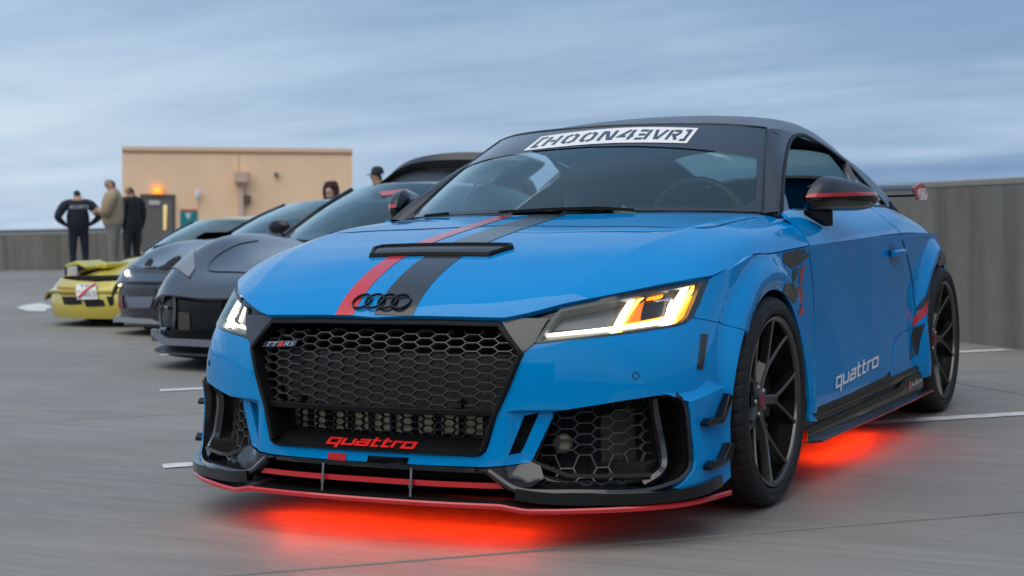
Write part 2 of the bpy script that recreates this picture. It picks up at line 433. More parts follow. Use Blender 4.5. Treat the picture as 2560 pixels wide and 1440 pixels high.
# belt: plan outline at several heights, from the nose centre round the corner along the side to the tail
ZB = [.06, .16, .24, .32, .40, .50, .58, .64, .70, .76, .82]
_front = {  # nine plan points (x,y) to just behind the front axle
 .06: [(0,-.950),(.20,-.945),(.38,-.915),(.52,-.870),(.64,-.810),(.74,-.735),(.825,-.64),(.88,-.50),(.900,-.34)],
 .16: [(0,-.950),(.20,-.945),(.38,-.915),(.52,-.870),(.64,-.810),(.74,-.735),(.825,-.64),(.88,-.50),(.900,-.34)],
 .24: [(0,-.945),(.20,-.938),(.38,-.912),(.52,-.868),(.64,-.808),(.745,-.730),(.83,-.625),(.878,-.49),(.895,-.34)],
 .32: [(0,-.935),(.20,-.928),(.38,-.905),(.52,-.862),(.64,-.800),(.745,-.718),(.828,-.61),(.872,-.48),(.890,-.34)],
 .40: [(0,-.927),(.20,-.920),(.38,-.898),(.52,-.856),(.64,-.793),(.752,-.710),(.834,-.602),(.876,-.47),(.885,-.34)],
 .50: [(0,-.918),(.20,-.912),(.38,-.890),(.52,-.849),(.64,-.785),(.748,-.704),(.827,-.594),(.869,-.46),(.880,-.34)],
 .58: [(0,-.900),(.20,-.894),(.38,-.873),(.52,-.832),(.64,-.766),(.738,-.682),(.811,-.572),(.855,-.45),(.875,-.34)],
 .64: [(0,-.870),(.20,-.864),(.38,-.843),(.52,-.803),(.63,-.738),(.724,-.650),(.797,-.54),(.845,-.43),(.872,-.33)],
 .70: [(0,-.815),(.20,-.809),(.38,-.789),(.52,-.752),(.62,-.693),(.714,-.605),(.788,-.50),(.838,-.40),(.869,-.31)],
 .76: [(0,-.745),(.20,-.740),(.38,-.722),(.51,-.688),(.61,-.635),(.704,-.550),(.779,-.455),(.832,-.37),(.866,-.29)],
 .82: [(0,-.67),(.20,-.665),(.38,-.650),(.50,-.620),(.60,-.570),(.694,-.495),(.770,-.41),(.826,-.34),(.863,-.27)]}
_ys = [-.12, .15, .50, .95, 1.45, 1.95, 2.30, 2.60, 2.85]
def _sidex(y, z):
    # door skin: fullest at the shoulder, tucks in a little, swells again at the sill
    base = np.interp(z, [.06, .16, .24, .32, .40, .50, .58, .64, .70, .76, .82], [.885, .888, .886, .880, .872, .866, .865, .867, .870, .873, .876])
    base += np.interp(y, [-.12, .15, .5, 1.0, 1.5, 1.95, 2.3, 2.6, 2.85], [.004, .003, 0, 0, 0, -.002, -.010, -.030, -.065])
    return base
_rear = [(.755, 3.02), (.68, 3.13), (.55, 3.20), (.35, 3.24), (0, 3.25)]
belt_net = []
for z in ZB:
    rowp = list(_front[z]) + [(_sidex(y, z), y) for y in _ys]
    tz = np.interp(z, [.06, .3, .6, .82], [-.03, .0, .0, -.06])
    rowp += [(x, y+tz) for x, y in _rear]
    belt_net.append([(x, y, z) for x, y in rowp])
# hood: cross sections (x,z) from the centre to below the shut line
HX = {
 -.93: [(0,.575),(.14,.574),(.27,.563),(.38,.545),(.47,.515),(.56,.47),(.66,.42),(.76,.37),(.84,.32)],
 -.90: [(0,.632),(.14,.630),(.27,.619),(.38,.602),(.47,.570),(.56,.525),(.66,.47),(.76,.41),(.84,.36)],
 -.86: [(0,.675),(.14,.673),(.27,.664),(.38,.648),(.47,.620),(.56,.575),(.66,.52),(.76,.455),(.84,.40)],
 -.78: [(0,.730),(.14,.728),(.27,.721),(.38,.709),(.47,.692),(.56,.660),(.65,.610),(.75,.545),(.835,.48)],
 -.65: [(0,.787),(.14,.785),(.27,.780),(.38,.771),(.48,.757),(.58,.734),(.67,.698),(.77,.63),(.84,.565)],
 -.47: [(0,.835),(.14,.834),(.28,.830),(.40,.823),(.51,.814),(.62,.797),(.71,.775),(.79,.738),(.848,.69)],
 -.20: [(0,.880),(.15,.879),(.30,.876),(.43,.871),(.54,.865),(.65,.855),(.75,.836),(.825,.804),(.864,.762)],
 .00: [(0,.907),(.15,.906),(.31,.903),(.45,.899),(.56,.893),(.67,.883),(.765,.865),(.838,.832),(.873,.785)],
 .20: [(0,.934),(.15,.932),(.32,.928),(.46,.921),(.58,.912),(.69,.898),(.78,.877),(.843,.845),(.876,.795)],
 .47: [(0,.962),(.16,.959),(.33,.952),(.48,.942),(.60,.930),(.71,.914),(.79,.890),(.845,.856),(.877,.803)],
 .75: [(0,.99),(.16,.986),(.33,.977),(.48,.963),(.60,.948),(.71,.928),(.79,.900),(.845,.862),(.877,.806)]}
hood_net = [[(x, y, z) for x, z in HX[y]] for y in sorted(HX)]
# windscreen (rows base -> top, columns centre -> corner)
_wb = np.array([(0,.165,.930),(.20,.180,.929),(.40,.235,.926),(.58,.335,.921),(.716,.471,.914)])
_wt = np.array([(0,.845,1.262),(.165,.855,1.260),(.325,.885,1.256),(.465,.935,1.248),(.564,1.0,1.235)])
ws_net = []
for t, b in ((0, 0), (.25, .016), (.5, .022), (.75, .016), (1, 0)):
    row = _wb*(1-t)+_wt*t; row = row+np.array([[0, -.42, .9]])*b*np.array([1, 1, 1, .9, .55])[:, None]; ws_net.append(row)
ws_net = np.array(ws_net)
# side glass / pillar surface: x as a function of (y,z)
def sgx(y, z):
    x = np.interp(z, [.88, .94, 1.0, 1.1, 1.2, 1.28, 1.34], [.806, .780, .747, .685, .615, .550, .495])
    return x + np.interp(y, [.2, .5, .8, 1.3, 1.7, 2.0, 2.3, 2.6, 2.9], [-.030, -.012, 0, 0, -.012, -.034, -.070, -.120, -.18])
SGY = [.20, .5, .8, 1.1, 1.4, 1.7, 2.0, 2.3, 2.6, 2.9]; SGZ = [.88, .95, 1.02, 1.09, 1.16, 1.23, 1.30]
sg_net = [[(sgx(y, z), y, z) for z in SGZ] for y in SGY]
# roof (rows front -> rear, columns centre -> rail)
_rail = [(1.03, 1.212), (1.15, 1.222), (1.25, 1.218), (1.55, 1.190), (1.95, 1.125), (2.35, 1.040), (2.70, .950), (2.9, .905)]
_rz = {1.25: [(0, 1.314), (.20, 1.309), (.38, 1.294), (.50, 1.270), (.57, 1.243)],
       1.55: [(0, 1.332), (.20, 1.327), (.37, 1.312), (.48, 1.287), (.56, 1.242)],
       1.95: [(0, 1.318), (.20, 1.312), (.355, 1.296), (.46, 1.266), (.545, 1.200)],
       2.35: [(0, 1.262), (.20, 1.255), (.345, 1.237), (.445, 1.200), (.53, 1.125)],
       2.70: [(0, 1.178), (.20, 1.170), (.335, 1.150), (.43, 1.110), (.51, 1.030)],
       2.95: [(0, 1.095), (.20, 1.087), (.33, 1.066), (.425, 1.024), (.50, .945)]}
roof_net = [[tuple(p) for p in _wt] + [(sgx(1.03, 1.212), 1.03, 1.212)]]
for y, zr in zip((1.25, 1.55, 1.95, 2.35, 2.70, 2.95), (1.218, 1.190, 1.118, 1.015, .925, .885)):
    roof_net.append([(x, y, z) for x, z in _rz[y]] + [(sgx(y, zr), y, zr)])
# shoulder: from the crease under the glass line up to the glass
_sh = {.40: [(.875,.802),(.856,.848),(.822,.892),(.790,.920),(.760,.935)],
       .70: [(.876,.808),(.858,.852),(.826,.894),(.796,.922),(.765,.938)],
       1.10: [(.876,.8145),(.859,.857),(.827,.898),(.797,.926),(.765,.942)],
       1.50: [(.875,.8215),(.857,.863),(.824,.902),(.793,.929),(.755,.945)],
       1.90: [(.871,.824),(.852,.866),(.815,.904),(.778,.930),(.735,.946)],
       2.25: [(.860,.818),(.836,.854),(.792,.889),(.744,.917),(.690,.938)],
       2.55: [(.838,.802),(.810,.832),(.760,.863),(.703,.890),(.640,.912)],
       2.80: [(.785,.780),(.757,.808),(.706,.838),(.645,.864),(.575,.888)],
       3.00: [(.725,.765),(.698,.792),(.650,.820),(.585,.845),(.510,.868)],
       3.15: [(.665,.775),(.640,.802),(.590,.828),(.530,.850),(.450,.868)]}
sh_net = [[(x, y, z) for x, z in _sh[y]] for y in sorted(_sh)]
# the belt's own top rows follow the shoulder crease, so side and shoulder meet

def hood_crease(P):
    """sharp ridge on each side of the bonnet, from the headlight to the screen corner"""
    P = P.copy(); xc = np.interp(P[:, 1], [-.80, -.62, -.45, -.2, .1, .45], [.530, .575, .612, .655, .692, .716])
    d = np.abs(P[:, 0])-xc; k = smooth(-.84, -.68, P[:, 1])*smooth(.55, .25, P[:, 1])
    P[:, 2] += .0085*k*np.exp(-np.sqrt(d*d+.005**2)/.075)
    return P

# ================================================================ the blue coupe: panels
hood_s = Surf(hood_net, hood_crease, n=220, sym=True, both=True).orient((0, 0, .3)); belt = Surf(belt_net, flare, n=260, sym=True).orient((0, .5, .5)); ws_s = Surf(ws_net, sym=True, both=True).orient((0, 1.5, .5))
sg_s = Surf(sg_net).orient((0, 1, 1)); roof_s = Surf(roof_net, sym=True).orient((0, 1.5, .5)); sh_s = Surf(sh_net).orient((0, 1.5, .5))
def paint(name, col, flake=.25):
    m = mat(name, col, rough=.5, metal=0.0, coat=1.0, coat_rough=.006, spec=0.0)
    m.node_tree.nodes['Principled BSDF'].inputs['Coat IOR'].default_value = 1.40
    return m
BLUE = paint('blue_paint', (.0, .235, .575)); GLOSS = mat('gloss_black', (.003, .003, .004), .2, coat=.9, coat_rough=.02, spec=.1)
SATIN = mat('satin_black_wrap', (.016, .017, .022), .36, coat=.35, coat_rough=.22, bump=.02)
PLAST = mat('black_plastic', (.0065, .0065, .007), .42, bump=.12, bscale=900, spec=.15); DEEP = mat('dark_void', (.004, .004, .004), .9)
RED = mat('red_film', (.55, .012, .02), .3, coat=.8, coat_rough=.05); STRIPE = mat('black_stripe_film', (.016, .017, .021), .28, coat=.6, coat_rough=.10)
WHITE = mat('white_film', (.80, .80, .78), .4); CARBON = None
GLASS = glass('tinted_glass', (.78, .90, .88), refl=1.7); DGLASS = glass('dark_privacy_glass', (.16, .20, .20))
TT = empty('sports_coupe', (0, 0, 0), 0, 'bright blue sports coupe with black roof, red and black bonnet stripes and black wheels', 'car')

shut = [(1774, 693), (1852, 655), (1875, 640), (1894, 634.5), (1921, 634.5), (1948, 630), (2021, 615)]
shut_c = [tuple(p) for p in curve(shut, 40)]
# ---- hood, one clamshell: centre front -> corner -> over the headlight -> shut line -> door -> windscreen base -> centre
h_edge = [(0, -.893, .642)] + poly([(1050, 789), (1255, 793.5)], 14) + [tuple(p) for p in curve([(1258, 794), (1330, 779.5), (1400, 761), (1500, 741), (1600, 721), (1700, 701.5), (1774, 689)], 30)]
h_shut = [(u, v-1.8) for u, v in shut_c]
h_door = [tuple(p) for p in curve([(2022, 611), (2008, 583), (1986, 558), (1966, 541), (1953, 529)], 14)]
h_rear = [tuple(p) for p in curve([(.765, .56, .927), (.726, .455, .917), (.58, .322, .925), (.40, .222, .930), (.20, .165, .933), (0, .150, .934)], 30)]
cr = [hood_s.rc((x, y, 2.)) for x, y in ()]
def hood_rc(x, y):
    h_ = hood_s.bvh.ray_cast(Vector((x, y, 2)), Vector((0, 0, -1))); return hood_s._rc(h_[0], h_[2])
cr_g = [[hood_rc(float(np.interp(y, [-.80, -.62, -.45, -.2, .1, .45], [.530, .575, .612, .655, .692, .716]))+o_, y) for y in np.linspace(-.70, .30, 50)] for o_ in (-.006, 0., .006)]
hood = panel('hood', hood_s, h_edge+h_shut[1:]+h_door[1:]+h_rear, BLUE, TT, h=.024, th=.018, mirror='join', guides=cr_g)
# ---- front fender
arch = lambda yc, r, a0, a1, n=30, x=.90: [(x, yc+r*math.cos(w), WZ+r*math.sin(w)) for w in np.linspace(R_(a0), R_(a1), n)]
fen_front = [(1735, 793), (1752, 757), (1775, 697.5)]
door_f = [tuple(p) for p in curve([(2020, 616.5), (2029, 690), (2034, 770), (2035.5, 900), (2027, 1034)], 30)]
fen = [(u, v+1.8) for u, v in shut_c[1:-1]]+door_f+[(.9, .40, .215)]+arch(WF, .350, -17, 140, 34)+[(1861, 824.5), (1800, 806)]
panel('fender', belt, [(1735, 793.5), (1752, 757), (1774, 698)]+fen, BLUE, TT, h=.026, th=.014, mirror='copy')
# ---- door (skin below the crease, shoulder above it)
sh_edge = lambda y0, y1, n=30: [tuple(p) for p in sh_s.eval(np.column_stack([np.interp(np.linspace(y0, y1, n), [sh_net[i][0][1] for i in range(len(sh_net))], sh_s.kr), np.zeros(n)]))]
d_rear = [tuple(p) for p in curve([(2249, 585), (2268, 650), (2283, 735), (2285, 795), (2281, 820)], 16)]+[tuple(p) for p in curve([(2281, 820), (2241, 842), (2233, 882), (2225, 925), (2212, 941)], 14)][1:]
crease = sh_edge(.50, 1.775)
panel('door', belt, [(u+3, v) for u, v in door_f[::-1]]+crease+d_rear+[(2120, 986)], BLUE, TT, h=.03, th=.014, mirror='copy')
belt_line = lambda y0, y1, n=24: [(sgx(y, .936)+.004, y, .936) for y in np.linspace(y0, y1, n)]
d_up_front = [(2024, 612), (2010, 583), (1989, 558), (1969, 541), (1957, 529)]
d_up_rear = [(2179, 522), (2215, 552), (2249, 580)]
panel('door_shoulder', sh_s, sh_edge(.505, 1.775)[::-1]+d_up_front+[(.779, .63, .936)]+belt_line(.66, 1.60)+d_up_rear, BLUE, TT, h=.03, th=.012, mirror='copy')
# ---- rear quarter
q_front = [(u+3, v) for u, v in d_rear]
yt = np.linspace(2.98, 2.86, 3)
quarter = sh_edge(1.79, 3.0, 24)[::-1]+[(u+4, v) for u, v in d_rear[:-4]]+[(2227, 930), (.885, 1.60, .23), (.885, 2.10, .20)]+arch(WR, .352, 200, -20, 40)+[(.86, 2.93, .20), (.82, 2.98, .5)]
panel('rear_quarter', belt, quarter, BLUE, TT, h=.03, th=.014, mirror='copy')
panel('quarter_shoulder', sh_s, sh_edge(1.79, 3.14, 26)[::-1]+[(2251, 580), (2217, 552), (2182, 522)]+[(sgx(y, .936)+.004, y, .936) for y in np.linspace(1.7, 2.1, 8)]+[(.66, 2.45, .93), (.60, 2.7, .905), (.50, 2.97, .872), (.47, 3.13, .862)], BLUE, TT, h=.035, th=.012, mirror='copy')
# ---- front bumper skin
grille_r = [(1308, 884), (1303, 899), (1247, 1023), (1222, 1112), (1215, 1129), (1203, 1139), (1185, 1142.5)]
hl_low = [tuple(p) for p in curve([(1335, 861), (1414, 852), (1507, 842.5), (1601, 831), (1676, 819), (1713, 809), (1732, 795)], 30)]
intake_in = [(1329, 1154), (1388, 1029), (1430, 1022)]
intake_top = [(1480, 1014), (1560, 1001), (1640, 989), (1700, 983)]
bump_o = [(0, -.94, .2620)]+[(990, 1131), (1100, 1137.5)]+grille_r[::-1]+hl_low+[(1800, 808), (1861, 827)]+[tuple(p) for p in curve([(1861, 827), (1849, 880), (1838, 938), (1829, 1010), (1822, 1098), (1818, 1150), (1815, 1198)], 20)][1:]+[(1806, 1210), (1790, 1216), (1665, 1227), (1716, 1186), (1722, 1150), (1712, 1040), (1700, 986)]+intake_top[::-1]+intake_in[::-1]+[(1310, 1158), (1213, 1167.5), (1100, 1164), (990, 1158.5), (0, -.945, .2310)]
def belt_rc(x, z): 
    h_ = belt.bvh.ray_cast(Vector((x, -3, z)), Vector((0, 1, 0))); return belt._rc(h_[0], h_[2])
ledge = [[belt_rc(x, z) for x in np.linspace(.41, .80, 34)] for z in (.390, .3825, .375)]
vent = [(1311, 1039), (1348, 1032), (1303, 1134), (1271, 1139)]
panel('front_bumper', belt, bump_o, BLUE, TT, holes=[vent], h=.016, th=.02, mirror='join', guides=ledge)
# ---- greenhouse
glass_o = [(r, 0) for r in np.linspace(0, ws_s.Lr, 20)]+[(ws_s.Lr, c) for c in np.linspace(0, ws_s.Lc, 20)][1:]+[(r, ws_s.Lc) for r in np.linspace(ws_s.Lr, 0, 20)][1:]+[(0, c) for c in np.linspace(ws_s.Lc, 0, 20)][1:-1]
panel('windscreen', ws_s, glass_o, GLASS, TT, h=.05, th=0, mirror='join', rc=True)
roof_o = [(r, 0) for r in np.linspace(0, roof_s.Lr, 30)]+[(roof_s.Lr, c) for c in np.linspace(0, roof_s.Lc, 12)][1:]+[(r, roof_s.Lc) for r in np.linspace(roof_s.Lr, 0, 30)][1:]+[(0, c) for c in np.linspace(roof_s.Lc, 0, 20)][1:-1]
rw = [(roof_s.Lr*a, 0) for a in (.76, .80, .86, .92, .985)]+[(roof_s.Lr*.985, c) for c in np.linspace(0, roof_s.Lc*.60, 6)][1:]+[(roof_s.Lr*a, roof_s.Lc*.60) for a in (.92, .86, .80, .76)]+[(roof_s.Lr*.76, c) for c in np.linspace(roof_s.Lc*.60, 0, 6)][1:-1]
roof_o = [(r, 0) for r in np.linspace(0, roof_s.Lr*.76, 24)]+[(roof_s.Lr*.76, c) for c in np.linspace(0, roof_s.Lc*.60, 6)][1:]+[(roof_s.Lr*a, roof_s.Lc*.60) for a in (.80, .86, .92, .985)]+[(roof_s.Lr*.985, c) for c in np.linspace(roof_s.Lc*.60, 0, 6)][1:]+[(roof_s.Lr, c) for c in np.linspace(0, roof_s.Lc, 12)]+[(r, roof_s.Lc) for r in np.linspace(roof_s.Lr, 0, 30)][1:]+[(0, c) for c in np.linspace(roof_s.Lc, 0, 20)][1:-1]
panel('roof', roof_s, roof_o, SATIN, TT, h=.04, th=.014, mirror='join', rc=True)
panel('rear_window', roof_s, rw, glass('rear_glass', (.34, .46, .44), refl=1.5), TT, h=.06, th=0, lift=-.004, mirror='join', rc=True)

# ---------------------------------------------------------------- small tools for details
def carbon(name, a=(.006, .006, .007), b=(.03, .03, .033), scale=220):
    m = mat(name, a, .25, coat=1, coat_rough=.04); N, L = nodes_of(m); p = N['Principled BSDF']
    tc = N.new('ShaderNodeTexCoord'); mp_ = N.new('ShaderNodeMapping'); mp_.inputs['Rotation'].default_value = (.6, .6, .785); L.new(tc.outputs['Object'], mp_.inputs[0])
    ck = N.new('ShaderNodeTexChecker'); ck.inputs['Scale'].default_value = scale; ck.inputs[1].default_value = (*a, 1); ck.inputs[2].default_value = (*b, 1); L.new(mp_.outputs[0], ck.inputs[0]); L.new(ck.outputs[0], p.inputs['Base Color'])
    return m
CARBON = carbon('carbon_fibre')
SLATE = mat('slate_gloss_trim', (.006, .0065, .009), .3, coat=1.0, coat_rough=.04)
RUBBER = mat('tyre_rubber', (.012, .012, .012), .60, spec=.35, noise=.25, nscale=60, bump=.25, bscale=300)
RIM = mat('gunmetal_rim', (.115, .112, .108), .27, metal=.85, coat=.2, coat_rough=.1); STEEL = mat('brushed_steel', (.28, .28, .28), .35, metal=1.0, noise=.1)
CHROME = mat('chrome', (.75, .75, .76), .12, metal=1.0)

def ribbon(pts, w):
    """2D stroke of width w with mitred corners -> (V2, F)"""
    P = [np.array(p, float) for p in pts]; n = len(P); L, Rr = [], []
    for i in range(n):
        d0 = P[i]-P[i-1] if i else P[1]-P[0]; d1 = P[i+1]-P[i] if i < n-1 else P[-1]-P[-2]
        d0 = d0/np.linalg.norm(d0); d1 = d1/np.linalg.norm(d1); n0 = np.array([-d0[1], d0[0]]); n1 = np.array([-d1[1], d1[0]])
        m_ = n0+n1; q = m_ @ m_; m_ = m_*(2/q) if q > .3 else n0*1.2
        L.append(P[i]+m_*w/2); Rr.append(P[i]-m_*w/2)
    return L+Rr, [(i, i+1, n+i+1, n+i) for i in range(n-1)]
GLY = {  # strokes in a 0..1 x-height box, width given last
 'q': ([[(.12, -.5), (.12, .5)], [(.12, .92), (.12, .5)], [(.12, .92), (1.0, .92), (1.0, .08), (.3, .08)], [(1., .5), (1.0, -.46)]], 1.25),
 'u': ([[(.12, 1.0), (.12, .08), (1.0, .08)], [(1.0, 1.0), (1.0, 0)]], 1.25),
 'a': ([[(.2, .92), (1.0, .92), (1.0, 0)], [(1.0, .08), (.12, .08), (.12, .54), (1.0, .54)]], 1.25),
 't': ([[(.22, 1.4), (.22, .08), (.75, .08)], [(0, .92), (.72, .92)]], .92),
 'r': ([[(.12, 0), (.12, .92), (.8, .92)]], .9),
 'o': ([[(.12, .5), (.12, .92), (1.0, .92), (1.0, .08), (.12, .08), (.12, .5)]], 1.2)}
GLY['q'] = ([[(1.0, -.5), (1.0, .92), (.12, .92), (.12, .08), (.92, .08)]], 1.25)
def word2d(s, w=.2, slant=.18, gly=GLY, gap=0.0):
    V, F, x = [], [], 0
    for ch in s:
        st, adv = gly[ch]
        for pl in st:
            v, f = ribbon(pl, w); o = len(V)
            V += [(p[0]+x+slant*p[1], p[1]) for p in v]; F += [tuple(i+o for i in q) for q in f]
        x += adv+gap
    V = np.array(V); return V, F, x
def font2d(s, size=1.0, shear=0.0):
    c = bpy.data.curves.new('lettering_source', 'FONT'); c.body = s; c.size = size; c.shear = shear; c.resolution_u = 3
    o = bpy.data.objects.new('lettering_source', c); COL.objects.link(o); dg = bpy.context.evaluated_depsgraph_get(); dg.update()
    me = bpy.data.meshes.new_from_object(o.evaluated_get(dg)); V = np.array([tuple(v.co)[:2] for v in me.vertices]); F = [tuple(p.vertices) for p in me.polygons]
    bpy.data.objects.remove(o); bpy.data.curves.remove(c); bpy.data.meshes.remove(me); return V, F
def quad_map(V, q, box=None):
    """map 2D points bilinearly into the quad q = [bl, br, tr, tl]"""
    V = np.asarray(V, float); lo, hi = (V.min(0), V.max(0)) if box is None else (np.array(box[0]), np.array(box[1])); t = (V-lo)/(hi-lo); q = [np.array(p, float) for p in q]
    a, b = t[:, :1], t[:, 1:]
    return (1-a)*(1-b)*q[0]+a*(1-b)*q[1]+a*b*q[2]+(1-a)*b*q[3]
def decal(name, surf, V, F, quad, material, parent, lift=.002, box=None, th=0):
    """flat print laid on a surface: 2D outline -> pixels (quad) -> surface"""
    px = quad_map(V, quad, box); P = surf.pts([tuple(p) for p in px], lift); mb = MB()
    mb.add(P, F)
    if th: mb.add(surf.pts([tuple(p) for p in px], lift+th), F)
    o = mb.build(name, material, parent); return o
def band(name, surf, pts, material, parent, prof, lift=0, mirror=True, up=(0, 0, 1), smooth=35, n=None):
    P = surf.pts(pts, lift) if surf is not None else np.array(pts, float)
    if n: P = curve(P, n)
    mb = MB().tube(P, 1.0, up=up, prof=prof); o = mb.build(name, material, parent, smooth=smooth)
    if mirror: mirror_obj(o, parent)
    return o
def rect(a, b): return [(-a, -b), (a, -b), (a, b), (-a, b)]
def front_y(x, z):
    h = belt.bvh.ray_cast(Vector((abs(x), -3, z)), Vector((0, 1, 0))); return h[0].y if h[0] else -.85
def hexmesh(name, surf, outline, cp, rp, slant, material, parent, lift, bar=.003, depth=.014, mirror='copy', c0=0., r0=0., rc=False):
    """honeycomb: bars along every cell edge inside the outline (row/column space), with real depth"""
    O = np.asarray(outline) if rc else surf.rcs(outline); lo, hi = O.min(0), O.max(0)
    flat = cp-slant; segs = {}
    i0, i1 = int((lo[1]-c0)/cp)-2, int((hi[1]-c0)/cp)+2; j0, j1 = int((lo[0]-r0)/rp)-2, int((hi[0]-r0)/rp)+2
    def key(p): return (round(p[0], 4), round(p[1], 4))
    for i in range(i0, i1+1):
        for j in range(j0, j1+1):
            cx, cy = c0+i*cp, r0+j*rp+(rp/2 if i % 2 else 0)
            v = [(cx-flat/2, cy+rp/2), (cx+flat/2, cy+rp/2), (cx+flat/2+slant, cy), (cx+flat/2, cy-rp/2), (cx-flat/2, cy-rp/2), (cx-flat/2-slant, cy)]
            for a, b in zip(v, v[1:]+v[:1]):
                k = tuple(sorted((key(a), key(b)))); segs[k] = k
    A = np.array([k[0] for k in segs]); B = np.array([k[1] for k in segs]); T = np.linspace(0, 1, 9)
    mb = MB(); Pq = np.stack([A[:, None]+(B-A)[:, None]*T[None, :, None]], 0)[0]
    ins = inpoly(Pq.reshape(-1, 2)[:, ::-1], O).reshape(len(A), 9)
    P0, P1 = [], []
    for k in range(len(A)):
        w = np.where(ins[k])[0]
        if len(w) < 2: continue
        P0.append(Pq[k, w[0]]); P1.append(Pq[k, w[-1]])
    P0, P1 = np.array(P0)[:, ::-1], np.array(P1)[:, ::-1]
    a, b = surf.eval(P0), surf.eval(P1); na, nb = surf.normal(P0), surf.normal(P1); a, b = a+na*lift, b+nb*lift
    for k in range(len(a)):
        t = b[k]-a[k]; L_ = np.linalg.norm(t)
        if L_ < .003: continue
        t = t/L_; s = np.cross(t, na[k]); s /= np.linalg.norm(s)+1e-9
        V = []
        for p, n_ in ((a[k]-t*bar*.4, na[k]), (b[k]+t*bar*.4, nb[k])):
            V += [p+s*bar*.32, p-s*bar*.32, p-s*bar*.62-n_*depth, p+s*bar*.62-n_*depth]
        mb.add(V, [(0, 1, 5, 4), (1, 2, 6, 5), (3, 0, 4, 7), (0, 3, 2, 1), (4, 5, 6, 7)])
    if mirror == 'join': mb.mirror()
    o = mb.build(name, material, parent, weld=False)
    if mirror == 'copy': mirror_obj(o, parent)
    return o

